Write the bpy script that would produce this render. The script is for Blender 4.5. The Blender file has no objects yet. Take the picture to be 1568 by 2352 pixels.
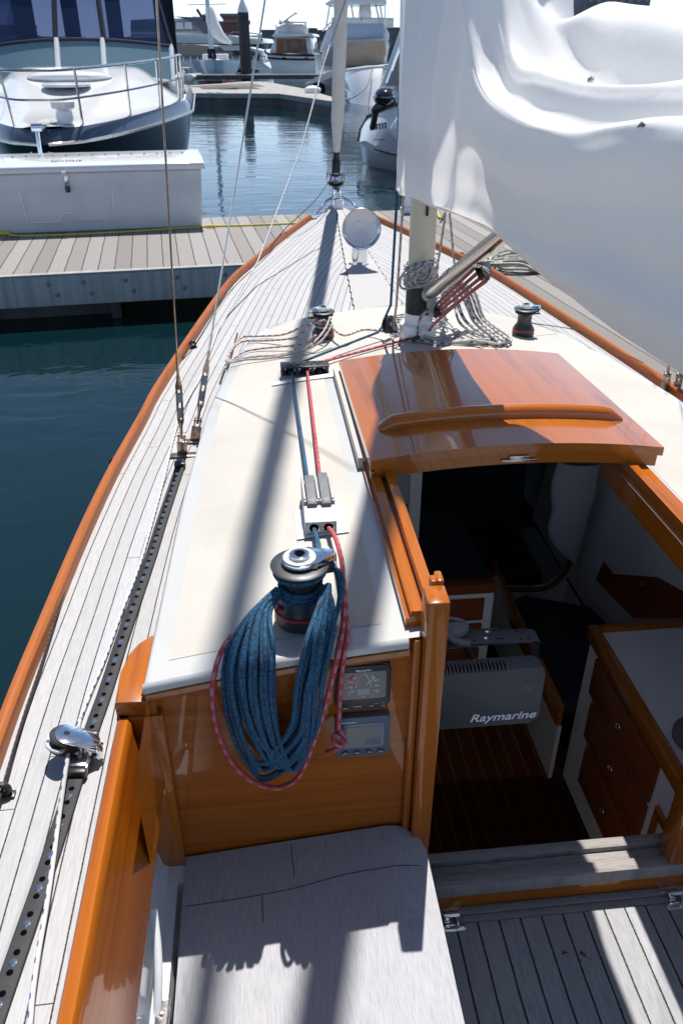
import bpy, bmesh, math, random
from mathutils import Vector, Matrix, noise
random.seed(7)
R=math.radians
scene=bpy.context.scene
col=scene.collection
# ---------------- camera ----------------
F=1801.;PX=784.;PY=1176.;ZC=2.2
PITCH=R(30.8);YAW=R(5.8)
fw=Vector((math.sin(YAW)*math.cos(PITCH),math.cos(YAW)*math.cos(PITCH),-math.sin(PITCH)))
rt=Vector((math.cos(YAW),-math.sin(YAW),0));up=rt.cross(fw)
C0=Vector((0,0,ZC))
cd=bpy.data.cameras.new('camera');cam=bpy.data.objects.new('camera',cd);col.objects.link(cam)
m=Matrix((rt,up,-fw)).transposed().to_4x4();m.translation=C0
cam.matrix_world=m
cd.sensor_fit='HORIZONTAL';cd.sensor_width=15.67;cd.lens=18.0
cd.clip_start=.02;cd.clip_end=3000
cd.dof.use_dof=True;cd.dof.focus_distance=1.95;cd.dof.aperture_fstop=7.1
scene.camera=cam
# ---------------- sky, sun, exposure ----------------
SUN=Vector((.104,.405,1)).normalized()
world=bpy.data.worlds.new('World');scene.world=world;world.use_nodes=True
nt=world.node_tree;bg=nt.nodes['Background']
sky=nt.nodes.new('ShaderNodeTexSky');sky.sky_type='NISHITA';sky.sun_disc=False
sky.sun_elevation=math.asin(SUN.z);sky.sun_rotation=math.atan2(SUN.x,SUN.y)
sky.air_density=1.0;sky.dust_density=.7;sky.ozone_density=2.5
tc=nt.nodes.new('ShaderNodeTexCoord');sx=nt.nodes.new('ShaderNodeSeparateXYZ');nt.links.new(tc.outputs['Generated'],sx.inputs[0])
rp_=nt.nodes.new('ShaderNodeValToRGB');nt.links.new(sx.outputs[2],rp_.inputs[0])   # pale summer haze low over the harbour
e=rp_.color_ramp.elements
for q in range(3):e.new(.5)
for q,(a_,c_) in zip(e,((0,(15,17.6,20.8)),(.05,(10.5,13.2,16.8)),(.14,(6.0,8.6,12.6)),(.35,(.35,1.0,2.4)),(1,(0,.1,.4)))):q.position=a_;q.color=(*c_,1)
ad=nt.nodes.new('ShaderNodeMix');ad.data_type='RGBA';ad.blend_type='ADD';ad.inputs[0].default_value=1
nt.links.new(sky.outputs[0],ad.inputs[6]);nt.links.new(rp_.outputs[0],ad.inputs[7]);nt.links.new(ad.outputs[2],bg.inputs[0]);bg.inputs[1].default_value=.05
sl=bpy.data.lights.new('sun','SUN');so=bpy.data.objects.new('sun',sl);col.objects.link(so)
sl.energy=5.0;sl.angle=R(.53);sl.color=(1,.965,.92)
so.rotation_euler=SUN.to_track_quat('Z','Y').to_euler();so.location=(0,0,20)
scene.view_settings.view_transform='Standard';scene.view_settings.look='None'
scene.view_settings.exposure=.42;scene.view_settings.gamma=1
scene.render.engine='CYCLES'
scene.cycles.max_bounces=12;scene.cycles.diffuse_bounces=8;scene.cycles.glossy_bounces=5;scene.cycles.transparent_max_bounces=12
# ---------------- helpers ----------------
def ray(x,y): return fw+rt*((x-PX)/F)+up*((PY-y)/F)
def at(px,py,z=None,y=None,x=None):
    "point where the sight line through a photo pixel meets a real plane"
    d=ray(px,py)
    t=(z-ZC)/d.z if z is not None else (y/d.y if y is not None else x/d.x)
    return C0+d*t
WL={}
def tag(o,label=None,cat=None,group=None,kind=None):
    if label:o['label']=label
    if cat:o['category']=cat
    if group:o['group']=group
    if kind:o['kind']=kind
    return o
def thing(name,label,cat,loc=(0,0,0),rz=0,group=None):
    o=bpy.data.objects.new(name,None);col.objects.link(o);o.location=loc;o.rotation_euler=(0,0,rz)
    o.empty_display_size=.1;WL[o.name]=Vector(loc);tag(o,label,cat,group);return o
def root(o):
    while o.parent: o=o.parent
    return o
class MB:
    def __init__(s): s.b=bmesh.new();s.uv=s.b.loops.layers.uv.new('UVMap')
    def face(s,vs,uvs=None):
        try:f=s.b.faces.new(vs)
        except ValueError:return None
        if uvs:
            for l,u in zip(f.loops,uvs):l[s.uv].uv=u
        return f
    def poly(s,pts,uvs=None): return s.face([s.b.verts.new(p) for p in pts],uvs)
    def grid(s,P,UV=None,skip=None,closeu=False):
        V=[[s.b.verts.new(p) for p in row] for row in P];n=len(P);k=len(P[0])
        for i in range(n-1):
            for j in range(k if closeu else k-1):
                if skip and skip(i,j):continue
                j2=(j+1)%k
                uv=None
                if UV: uv=[UV[i][j],UV[i][j+1],UV[i+1][j+1],UV[i+1][j]]
                s.face([V[i][j],V[i][j2],V[i+1][j2],V[i+1][j]],uv)
        return V
    def box(s,x0,x1,y0,y1,z0,z1,bev=0,M=None,seg=2):
        r=bmesh.ops.create_cube(s.b,size=1);vs=r['verts']
        c=Vector(((x0+x1)/2,(y0+y1)/2,(z0+z1)/2));sc=(x1-x0,y1-y0,z1-z0)
        for v in vs:
            v.co=Vector((v.co.x*sc[0],v.co.y*sc[1],v.co.z*sc[2]))+c
        if bev:
            es=list({e for v in vs for e in v.link_edges})
            r2=bmesh.ops.bevel(s.b,geom=es,offset=bev,segments=seg,profile=.5,affect='EDGES',clamp_overlap=True)
            vs=list({v for f in r2['faces'] for v in f.verts}|{v for v in vs if v.is_valid})
        if M is not None:
            for v in vs:v.co=M@v.co
        return s
    def obox(s,p,ex,ey,ez,bev=0,seg=2):
        "box centred at p with half-extent vectors"
        M=Matrix((ex,ey,ez)).transposed().to_4x4()
        L=[ex.length,ey.length,ez.length]
        M2=Matrix((ex.normalized(),ey.normalized(),ez.normalized())).transposed().to_4x4();M2.translation=p
        return s.box(-L[0],L[0],-L[1],L[1],-L[2],L[2],bev,M2,seg)
    def prism(s,pts,h,M=None,bev=0):
        "closed 2D outline (x,y) extruded 0..h in z"
        a=[s.b.verts.new(Vector((p[0],p[1],0))) for p in pts];b=[s.b.verts.new(Vector((p[0],p[1],h))) for p in pts]
        n=len(pts);fs=[s.face(a[::-1]),s.face(b)]
        for i in range(n):s.face([a[i],a[(i+1)%n],b[(i+1)%n],b[i]])
        vs=a+b
        if bev:
            es=[e for e in fs[1].edges]+[e for e in fs[0].edges]
            r2=bmesh.ops.bevel(s.b,geom=es,offset=bev,segments=2,profile=.5,affect='EDGES',clamp_overlap=True)
            vs=list({v for f in r2['faces'] for v in f.verts}|{v for v in vs if v.is_valid})
        if M is not None:
            for v in vs:v.co=M@v.co
        return s
    def lathe(s,prof,n=32,M=None,c=(0,0,0)):
        P=[]
        for r,z in prof:
            row=[]
            for i in range(n):
                a=2*math.pi*i/n;p=Vector((c[0]+r*math.cos(a),c[1]+r*math.sin(a),c[2]+z))
                row.append(M@p if M is not None else p)
            P.append(row)
        V=s.grid(P,closeu=True)
        if prof[0][0]>1e-5:s.face(V[0][::-1])
        if prof[-1][0]>1e-5:s.face(V[-1])
        return s
    def tube(s,pts,r,n=8,caps=True,closed=False,u0=0):
        pts=[Vector(p) for p in pts];N=len(pts)
        rr=r if hasattr(r,'__len__') else [r]*N
        nrm=None;rows=[];UV=[];L=u0
        for i in range(N):
            if closed: t=pts[(i+1)%N]-pts[i-1]
            else: t=pts[min(i+1,N-1)]-pts[max(i-1,0)]
            if t.length<1e-9:t=Vector((0,0,1))
            t.normalize()
            if nrm is None:
                nrm=t.orthogonal().normalized()
            nrm=(nrm-t*nrm.dot(t));
            if nrm.length<1e-6:nrm=t.orthogonal()
            nrm.normalize();bn=t.cross(nrm)
            if i:L+=(pts[i]-pts[i-1]).length
            rows.append([pts[i]+(nrm*math.cos(2*math.pi*j/n)+bn*math.sin(2*math.pi*j/n))*rr[i] for j in range(n)])
            UV.append([(L,j/n) for j in range(n+1)])
        if closed:
            rows.append(rows[0]);UV.append([(L+.02,j/n) for j in range(n+1)])
        V=s.grid(rows,UV,closeu=True)
        if caps and not closed:
            s.face(V[0][::-1]);s.face(V[-1])
        return L
    def sphere(s,c,r,sc=(1,1,1),n=16,M=None):
        prof=[(math.sin(math.pi*i/n)*r,-math.cos(math.pi*i/n)*r) for i in range(n+1)]
        prof[0]=(0,-r);prof[-1]=(0,r)
        P=[]
        for q,z in prof:
            row=[]
            for i in range(n*2):
                a=math.pi*i/n;p=Vector((q*math.cos(a)*sc[0],q*math.sin(a)*sc[1],z*sc[2]))
                if M is not None:p=M@p
                row.append(p+Vector(c))
            P.append(row)
        s.grid(P,closeu=True);return s
def obj(name,mb,mat,parent=None,world=False,angle=40,label=None,smooth=True,flat=False):
    b=mb.b if isinstance(mb,MB) else mb
    bmesh.ops.remove_doubles(b,verts=b.verts,dist=1e-6)
    bmesh.ops.recalc_face_normals(b,faces=b.faces)
    off=Vector((0,0,0))
    if world and parent is not None:
        off=WL[root(parent).name];bmesh.ops.translate(b,verts=b.verts,vec=-off)
    me=bpy.data.meshes.new(name);b.to_mesh(me);b.free()
    me.materials.append(mat)
    if not flat:
        me.polygons.foreach_set('use_smooth',[True]*len(me.polygons))
        me.set_sharp_from_angle(angle=R(angle))
    o=bpy.data.objects.new(name,me);col.objects.link(o)
    if parent is not None:o.parent=parent
    if label:o['label']=label
    return o
def scatter(name,mb,mat,parent,pts,**k):
    "many small equal parts of one thing: one mesh, one object each"
    o=obj(name,mb,mat,parent,**k);off=WL[root(parent).name]
    for i,p in enumerate(pts):
        c=o if i==0 else o.copy()
        if i:col.objects.link(c)
        if isinstance(p,Matrix):
            m=Matrix.Translation(-off)@p;c.matrix_local=m
        else:c.location=Vector(p)-off
    return o
def solo(name,mb,mat,label,cat,loc,group=None,**k):
    "a thing that is one mesh, built in world coordinates, origin at loc"
    b=mb.b;bmesh.ops.translate(b,verts=b.verts,vec=-Vector(loc))
    o=obj(name,mb,mat,**k);o.location=loc;WL[o.name]=Vector(loc);return tag(o,label,cat,group)
def catmull(pts,k=8,closed=False):
    pts=[Vector(p) for p in pts];n=len(pts);out=[]
    rng=range(n) if closed else range(n-1)
    for i in rng:
        if closed:p0,p1,p2,p3=pts[i-1],pts[i],pts[(i+1)%n],pts[(i+2)%n]
        else:p0,p1,p2,p3=pts[max(i-1,0)],pts[i],pts[i+1],pts[min(i+2,n-1)]
        for j in range(k):
            t=j/k
            out.append(.5*((2*p1)+(p2-p0)*t+(2*p0-5*p1+4*p2-p3)*t*t+(3*p1-p0-3*p2+p3)*t**3))
    if not closed:out.append(pts[-1])
    return out
def lerp_tab(tab,x):
    if x<=tab[0][0]:return tab[0][1]
    for (a,b),(c,d) in zip(tab,tab[1:]):
        if x<=c:return b+(d-b)*(x-a)/(c-a)
    return tab[-1][1]
def sm_tab(tab,x):
    pts=tab
    if x<=pts[0][0]:return pts[0][1]
    if x>=pts[-1][0]:return pts[-1][1]
    for i in range(len(pts)-1):
        if x<=pts[i+1][0]:
            p1,p2=pts[i],pts[i+1];h=p2[0]-p1[0];t=(x-p1[0])/h
            m1=(p2[1]-pts[i-1][1])/(p2[0]-pts[i-1][0]) if i>0 else (p2[1]-p1[1])/h
            m2=(pts[i+2][1]-p1[1])/(pts[i+2][0]-p1[0]) if i+2<len(pts) else (p2[1]-p1[1])/h
            return (2*t**3-3*t*t+1)*p1[1]+(t**3-2*t*t+t)*h*m1+(-2*t**3+3*t*t)*p2[1]+(t**3-t*t)*h*m2
def text(name,s,size,M,mat,parent,world=False,ext=.0004,bold=0,shear=0,align='CENTER',label=None,sx=1):
    cu=bpy.data.curves.new(name,'FONT');cu.body=s;cu.size=size;cu.extrude=ext;cu.offset=bold;cu.shear=shear
    cu.align_x=align;cu.align_y='CENTER'
    t=bpy.data.objects.new('tmp_'+name,cu);col.objects.link(t)
    dg=bpy.context.evaluated_depsgraph_get();dg.update()
    me=bpy.data.meshes.new_from_object(t.evaluated_get(dg))
    bpy.data.objects.remove(t);bpy.data.curves.remove(cu)
    off=Matrix.Translation(-WL[root(parent).name]) if world else Matrix()
    me.transform(off@M@Matrix.Diagonal((sx,1,1,1)));me.materials.clear();me.materials.append(mat)
    o=bpy.data.objects.new(name,me);col.objects.link(o);o.parent=parent
    if label:o['label']=label
    return o
def copy_tree(o,parent=None):
    c=o.copy();col.objects.link(c);c.parent=parent
    if parent is None: WL[c.name]=WL[o.name].copy()
    for ch in [x for x in col.objects if x.parent==o]:copy_tree(ch,c)
    return c
# ---------------- materials ----------------
def newmat(name,color=(.8,.8,.8),rough=.5,metal=0,coat=0,ior=None,spec=None):
    m=bpy.data.materials.new(name);m.use_nodes=True;p=m.node_tree.nodes['Principled BSDF']
    p.inputs['Base Color'].default_value=(*color,1);p.inputs['Roughness'].default_value=rough
    p.inputs['Metallic'].default_value=metal;p.inputs['Coat Weight'].default_value=coat
    p.inputs['Coat Roughness'].default_value=.03
    if ior:p.inputs['IOR'].default_value=ior
    if spec is not None:p.inputs['Specular IOR Level'].default_value=spec
    return m,p,m.node_tree
class N:
    def __init__(s,nt):s.t=nt
    def n(s,ty,**k):
        x=s.t.nodes.new('ShaderNode'+ty)
        for a,b in k.items():setattr(x,a,b)
        return x
    def l(s,a,b):s.t.links.new(a,b)
    def math(s,op,a,b=None,c=None):
        x=s.n('Math',operation=op)
        for i,v in enumerate((a,b,c)):
            if v is None:continue
            if isinstance(v,(int,float)):x.inputs[i].default_value=v
            else:s.l(v,x.inputs[i])
        return x.outputs[0]
    def mix(s,f,a,b,bt='MIX'):
        x=s.n('Mix',data_type='RGBA',blend_type=bt)
        for i,v in ((0,f),(6,a),(7,b)):
            if isinstance(v,tuple):x.inputs[i].default_value=(*v,1) if len(v)==3 else v
            elif isinstance(v,(int,float)):x.inputs[i].default_value=v
            else:s.l(v,x.inputs[i])
        return x.outputs[2]
    def noise(s,vec,scale=5,detail=4,rough=.55,dist=0):
        x=s.n('TexNoise');x.inputs['Scale'].default_value=scale;x.inputs['Detail'].default_value=detail
        x.inputs['Roughness'].default_value=rough;x.inputs['Distortion'].default_value=dist
        if vec is not None:s.l(vec,x.inputs['Vector'])
        return x.outputs['Fac']
    def map(s,vec,scale=(1,1,1),rot=(0,0,0),loc=(0,0,0)):
        x=s.n('Mapping');x.inputs['Scale'].default_value=scale;x.inputs['Rotation'].default_value=rot;x.inputs['Location'].default_value=loc
        s.l(vec,x.inputs['Vector']);return x.outputs[0]
    def ramp(s,f,stops):
        x=s.n('ValToRGB');e=x.color_ramp.elements
        while len(e)<len(stops):e.new(.5)
        for a,(p,c) in zip(e,stops):a.position=p;a.color=(*c,1) if len(c)==3 else c
        s.l(f,x.inputs[0]);return x.outputs[0]
    def bump(s,h,strength=.3,dist=.002):
        x=s.n('Bump');x.inputs['Strength'].default_value=strength;x.inputs['Distance'].default_value=dist
        s.l(h,x.inputs['Height']);return x.outputs[0]
    def coord(s,k='Object'):
        return s.n('TexCoord').outputs[k]
def plain(name,color,rough=.5,metal=0,coat=0,var=.08,scale=6,bump=.0,bscale=60,rvar=.1,grime=0):
    "a surface with gentle mottling, wear and optional bump"
    m,p,t=newmat(name,color,rough,metal,coat);g=N(t);v=g.coord()
    f=g.noise(v,scale,6,.6)
    d=tuple(max(0,c*(1-var*1.6)) for c in color);e=tuple(min(1,c*(1+var)) for c in color)
    c=g.ramp(f,[(.3,d),(.7,e)])
    if grime:   # rain streaks, scuffs and faint dirt with a shape of their own
        k=g.math('MULTIPLY',g.math('GREATER_THAN',g.noise(g.map(v,(1,.35,1)),14,7,.72,1.5),.62),.10)
        c=g.mix(k,c,tuple(a*.6 for a in color))
        k=g.math('MULTIPLY',g.math('GREATER_THAN',g.noise(v,95,3,.6),.70),.22);c=g.mix(k,c,tuple(a*.55 for a in color))
    g.l(c,p.inputs['Base Color'])
    if rvar:
        f2=g.noise(v,scale*2.7,5,.6)
        g.l(g.math('ADD',g.math('MULTIPLY',g.math('SUBTRACT',f2,.5),rvar*2),rough),p.inputs['Roughness'])
    if bump:
        g.l(g.bump(g.noise(v,bscale,3,.6),bump,.001),p.inputs['Normal'])
    return m
def varnish(name,base=(.41,.112,.008),dark=(.18,.040,.004),axis='Y',rough=.25,gs=1.0,coat=1.0):
    m,p,t=newmat(name,base,rough,0,coat*.75,spec=.15);g=N(t);v=g.coord()
    sc={'X':(1.2,38,38),'Y':(38,1.2,38),'Z':(38,38,1.2)}[axis]
    sc=tuple(a*gs for a in sc)
    v2=g.map(v,sc)
    f=g.noise(v2,1,7,.62,.6);f2=g.noise(g.map(v,tuple(a*4 for a in sc)),1,3,.6)
    big=g.noise(v,3.5,3)
    c=g.ramp(f,[(.25,dark),(.5,base),(.8,tuple(min(1,a*1.15) for a in base))])
    c=g.mix(g.math('MULTIPLY',f2,.35),c,tuple(a*.5 for a in dark))
    c=g.mix(g.math('MULTIPLY',big,.3),c,tuple(a*1.15 for a in base))
    g.l(c,p.inputs['Base Color'])
    b=g.bump(g.noise(v,9,2),.12,.004)
    g.l(b,p.inputs['Coat Normal']);g.l(g.bump(f,.12,.0006),p.inputs['Normal'])
    p.inputs['Coat IOR'].default_value=1.5
    return m
def teak(name,uv=True,width=.042,base=(.455,.453,.458),dark=(.32,.318,.325),seam=.075,seamc=(.015,.015,.016),axis='Y',joint=2.1,warm=0,off=0.,pv=.28):
    "weathered silver teak planks with black caulked seams"
    m,p,t=newmat(name,base,.75,0,0);g=N(t)
    vo=g.coord('UV' if uv else 'Object')
    sx=g.n('SeparateXYZ');g.l(vo,sx.inputs[0])
    if axis=='Y':a,b=sx.outputs[0],sx.outputs[1]
    else:a,b=sx.outputs[1],sx.outputs[0]
    u=g.math('DIVIDE',g.math('ADD',a,off),width)
    wob=g.math('MULTIPLY',g.math('SUBTRACT',g.noise(vo,3.0,2),.5),.10)
    u=g.math('ADD',u,wob)
    fr=g.math('FRACT',u);idx=g.math('FLOOR',u)
    ed=g.math('MINIMUM',fr,g.math('SUBTRACT',1,fr))
    edn=g.math('ADD',ed,g.math('MULTIPLY',g.math('SUBTRACT',g.noise(vo,170,2),.5),.05))
    sm=g.n('MapRange');sm.interpolation_type='SMOOTHSTEP';g.l(edn,sm.inputs[0]);sm.inputs[1].default_value=seam*.35;sm.inputs[2].default_value=seam*.62;sm.inputs[3].default_value=1;sm.inputs[4].default_value=0
    wn=g.n('TexWhiteNoise',noise_dimensions='1D');g.l(idx,wn.inputs['W'])
    jo=g.math('FRACT',g.math('DIVIDE',g.math('ADD',b,g.math('MULTIPLY',wn.outputs[0],joint*3)),joint))
    js=g.math('LESS_THAN',jo,.0022*1.0/joint*1.0)
    s_all=g.math('MAXIMUM',sm.outputs[0],js)
    # grain
    cmb=g.n('CombineXYZ');g.l(g.math('MULTIPLY',a,420),cmb.inputs[0]);g.l(g.math('MULTIPLY',b,22),cmb.inputs[1]);g.l(g.math('MULTIPLY',idx,7.31),cmb.inputs[2])
    gr=g.noise(cmb.outputs[0],1,5,.65,.4)
    cmb2=g.n('CombineXYZ');g.l(g.math('MULTIPLY',a,60),cmb2.inputs[0]);g.l(g.math('MULTIPLY',b,4),cmb2.inputs[1]);g.l(g.math('MULTIPLY',idx,3.1),cmb2.inputs[2])
    gr2=g.noise(cmb2.outputs[0],1,4,.6,.8)
    c=g.ramp(gr,[(.32,dark),(.55,base),(.8,tuple(min(1,q*1.12) for q in base))])
    c=g.mix(g.math('MULTIPLY',gr2,.45),c,tuple(q*.82 for q in base))
    c=g.mix(g.math('MULTIPLY',wn.outputs[0],pv),c,(dark[0]*.9,dark[1]*.86,dark[2]*.82))
    c=g.mix(g.math('MULTIPLY',g.math('GREATER_THAN',g.noise(vo,2.2,5,.7),.6),.12),c,(.25,.22,.2))
    c=g.mix(s_all,c,seamc)
    g.l(c,p.inputs['Base Color'])
    h=g.math('SUBTRACT',g.math('MULTIPLY',gr,.5),g.math('MULTIPLY',s_all,1.4))
    g.l(g.bump(h,.5,.0012),p.inputs['Normal'])
    return m
def ropemat(name,c1,c2,kind='fleck',flen=.05,dens=.5,rough=.75):
    "braided cover: fine herringbone with tracer flecks; UV.x is metres along the rope"
    m,p,t=newmat(name,c1,rough,0,0);g=N(t);uv=g.coord('UV');sx=g.n('SeparateXYZ');g.l(uv,sx.inputs[0])
    L,A=sx.outputs[0],sx.outputs[1]
    a1=g.math('SINE',g.math('ADD',g.math('MULTIPLY',L,1500),g.math('MULTIPLY',A,50.27)))
    a2=g.math('SINE',g.math('SUBTRACT',g.math('MULTIPLY',L,1500),g.math('MULTIPLY',A,50.27)))
    br=g.math('MAXIMUM',a1,a2)
    if kind=='fleck':
        ph=g.math('FRACT',g.math('ADD',g.math('DIVIDE',L,flen),g.math('MULTIPLY',A,1)))
        ph2=g.math('FRACT',g.math('ADD',g.math('DIVIDE',L,flen),g.math('ADD',g.math('MULTIPLY',A,-1),.5)))
        f=g.math('MAXIMUM',g.math('LESS_THAN',ph,dens*.5),g.math('MULTIPLY',g.math('LESS_THAN',ph2,dens*.35),1))
        ph3=g.math('LESS_THAN',g.math('FRACT',g.math('MULTIPLY',L,1/.006)),.72)
        f=g.math('MULTIPLY',f,ph3)
    elif kind=='tracer':
        ph=g.math('FRACT',g.math('DIVIDE',L,flen));aa=g.math('FRACT',g.math('MULTIPLY',A,2))
        f=g.math('MULTIPLY',g.math('LESS_THAN',ph,dens),g.math('LESS_THAN',g.math('ABSOLUTE',g.math('SUBTRACT',aa,.5)),.2))
    else:
        cb=g.n('CombineXYZ');g.l(g.math('MULTIPLY',L,230),cb.inputs[0]);g.l(g.math('MULTIPLY',A,9),cb.inputs[1])
        f=g.math('GREATER_THAN',g.noise(cb.outputs[0],1,2,.6,1.5),1-dens)
    c=g.mix(f,c1,c2)
    c=g.mix(g.math('MULTIPLY',g.math('SUBTRACT',1,br),.28),c,(.02,.02,.02))
    g.l(c,p.inputs['Base Color']);g.l(g.bump(br,.5,.0009),p.inputs['Normal'])
    p.inputs['Sheen Weight'].default_value=.0
    return m
M={}
M['teak']=teak('silver_teak_deck')
M['teak_plain']=teak('silver_teak_board',uv=False,width=3.,seam=.0005,base=(.46,.462,.485),dark=(.28,.282,.30),joint=90,off=10)
M['teak_x']=teak('weathered_sill_teak',uv=False,width=3.,seam=.0005,axis='X',base=(.36,.33,.31),dark=(.17,.15,.14),joint=90,off=10)
M['sole']=teak('cockpit_sole_teak',uv=False,width=.0565,seam=.085,base=(.38,.38,.39),dark=(.22,.22,.23),joint=60,off=.0105)
M['dockwood']=teak('dock_planks',uv=False,width=.146,seam=.07,base=(.30,.285,.27),dark=(.16,.148,.138),seamc=(.02,.018,.016),joint=40,pv=.75)
M['fascia']=teak('dock_timber',uv=False,width=30,seam=.0005,axis='X',base=(.40,.44,.44),dark=(.22,.25,.25),joint=90,off=7)
M['cabinsole']=teak('cabin_sole_boards',uv=False,width=.058,seam=.13,base=(.78,.27,.13),dark=(.45,.14,.07),seamc=(.9,.66,.34),joint=60)
M['varn']=varnish('varnished_teak_fore_aft')
M['varnx']=varnish('varnished_teak_athwart',axis='X')
M['varnz']=varnish('varnished_teak_upright',axis='Z')
M['rail']=varnish('oiled_teak_rail',base=(.38,.115,.03),dark=(.22,.055,.012),rough=.4,coat=.25)
M['hatch']=varnish('varnished_hatch_panel',base=(.41,.125,.018),dark=(.16,.040,.006),gs=.45,coat=1.33)
M['cab_red']=varnish('cabinet_red_wood',base=(.26,.06,.018),dark=(.13,.026,.008),axis='X',coat=.3,rough=.4)
M['cream']=plain('cream_nonskid',(.47,.442,.395),.62,var=.08,grime=1,scale=2.5,bump=.55,bscale=650)
M['gel']=plain('white_gelcoat',(.70,.71,.72),.12,coat=.5,var=.03,scale=3,rvar=.05)
M['roofwhite']=plain('white_roof_moulding',(.50,.495,.475),.15,coat=.4,var=.04,scale=3)
M['white']=plain('white_paint',(.82,.82,.82),.35,var=.04,scale=5)
M['cabwhite']=plain('cabin_white_liner',(.80,.77,.72),.45,var=.05,scale=4)
M['mast']=plain('cream_painted_spar',(.66,.59,.44),.22,coat=.3,var=.04,scale=4)
M['chrome']=plain('polished_stainless',(.80,.81,.83),.07,metal=1,var=.05,scale=30,rvar=.06)
M['steel']=plain('brushed_stainless',(.62,.60,.58),.25,metal=1,var=.12,scale=22,bump=.1)
M['rust']=plain('tarnished_bronze_steel',(.42,.32,.24),.3,metal=1,var=.3,scale=30)
M['blackp']=plain('black_plastic',(.022,.023,.025),.38,var=.15,scale=30)
M['blackm']=plain('black_anodised_alloy',(.045,.046,.05),.3,metal=.7,var=.15,scale=40)
M['track']=plain('grey_anodised_track',(.013,.013,.015),.6,metal=0,var=.2,scale=20)
M['greyp']=plain('light_grey_alloy_clutch',(.42,.42,.41),.5,var=.06,scale=20,bump=.1)
M['dgrey']=plain('dark_grey_lever',(.13,.132,.138),.5,var=.1,scale=60,bump=.25,bscale=400)
M['drum']=plain('graphite_winch_drum',(.05,.052,.056),.42,metal=.3,var=.1,scale=40,bump=.2,bscale=300)
M['redl']=plain('red_ring',(.5,.03,.03),.4,var=0)
M['hole']=newmat('bolt_hole_black',(.004,.004,.005),.9,spec=0)[0]
M['navy']=plain('navy_cushion_fabric',(.012,.017,.024),.9,var=.2,scale=30,bump=.2,bscale=500)
M['bag']=plain('white_canvas_bag',(.55,.54,.55),.85,var=.08,scale=8,bump=.3,bscale=60)
M['r_blue']=ropemat('blue_black_melange_rope',(.016,.020,.026),(.011,.18,.38),'mel',dens=.49)
M['r_red']=ropemat('red_rope_white_fleck',(.50,.065,.08),(.56,.25,.28),'tracer',flen=.034,dens=.5)
M['r_vang']=ropemat('faded_red_rope',(.50,.13,.13),(.60,.34,.34),'tracer',flen=.03,dens=.5)
M['r_redw']=ropemat('white_rope_red_fleck',(.60,.57,.53),(.42,.05,.05),'tracer',flen=.038,dens=.45)
M['r_bluew']=ropemat('white_rope_blue_fleck',(.60,.57,.52),(.06,.08,.22),'tracer',flen=.042,dens=.4)
M['r_sheet']=ropemat('white_sheet_blue_ticks',(.74,.73,.70),(.06,.13,.38),'tracer',flen=.030,dens=.35)
M['r_black']=ropemat('black_rope_pink_fleck',(.022,.022,.024),(.40,.22,.18),'tracer',flen=.02,dens=.25)
M['r_teal']=ropemat('dark_teal_rope',(.015,.05,.06),(.02,.12,.15),'mel',dens=.4)
M['r_dock']=plain('yellow_dock_line',(.62,.50,.08),.8,var=.15,scale=40)
M['r_grey']=plain('grey_dock_line',(.42,.42,.36),.8,var=.2,scale=30)
M['screen']=plain('dark_display_glass',(.035,.04,.045),.12,coat=.6,var=.1)
M['lcd']=plain('grey_green_lcd',(.10,.13,.13),.25,coat=.4,var=.05)
M['inst_grey']=plain('blue_grey_instrument_plastic',(.10,.125,.16),.45,var=.05)
M['plot']=plain('graphite_plotter_housing',(.055,.06,.066),.5,var=.06,scale=20,bump=.08,bscale=300)
M['letter']=plain('pale_lettering',(.7,.72,.75),.5,var=0)
M['letterd']=plain('dark_lettering',(.05,.06,.10),.5,var=0)
M['letterb']=plain('blue_lettering',(.03,.06,.30),.5,var=0)
M['ingreen']=plain('green_arc',(.02,.22,.06),.5,var=0)
M['inred']=plain('red_arc',(.40,.03,.03),.5,var=0)
M['glass']=newmat('dark_tinted_window',(.02,.035,.05),.05,0,.5)[0]
M['canvas']=plain('navy_canvas_frame',(.01,.014,.03),.8,var=.1)
M['skin']=plain('dark_blue_hull_paint',(.006,.009,.018),.15,coat=.35,var=.1,scale=1,rvar=.02)
M['bluehull']=plain('pale_blue_hull_paint',(.32,.46,.56),.2,coat=.6,var=.05,scale=1)
M['pile']=plain('dark_steel_piling',(.035,.035,.04),.6,var=.3,scale=2)
M['conc']=plain('pale_concrete_dock',(.30,.29,.27),.8,var=.15,scale=2)
M['dockside']=plain('wet_dock_side',(.07,.075,.08),.6,var=.4,scale=2)
M['brickred']=plain('far_brick_facade',(.22,.09,.07),.8,var=.15,scale=.6)
M['fargrey']=plain('far_grey_facade',(.16,.17,.20),.8,var=.2,scale=.3)
M['fartree']=plain('far_treeline_green',(.05,.075,.045),.9,var=.4,scale=.2)
M['mahog']=plain('mahogany_wheelhouse',(.26,.09,.03),.4,var=.2,scale=2)
M['gold']=plain('bronze_tint_canvas',(.36,.28,.20),.5,var=.2,scale=.8)
M['skyglass']=plain('pale_windscreen_cover',(.33,.42,.55),.4,var=.05,scale=.5)
M['redbot']=plain('red_bottom_paint',(.25,.06,.05),.6,var=.2)
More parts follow.
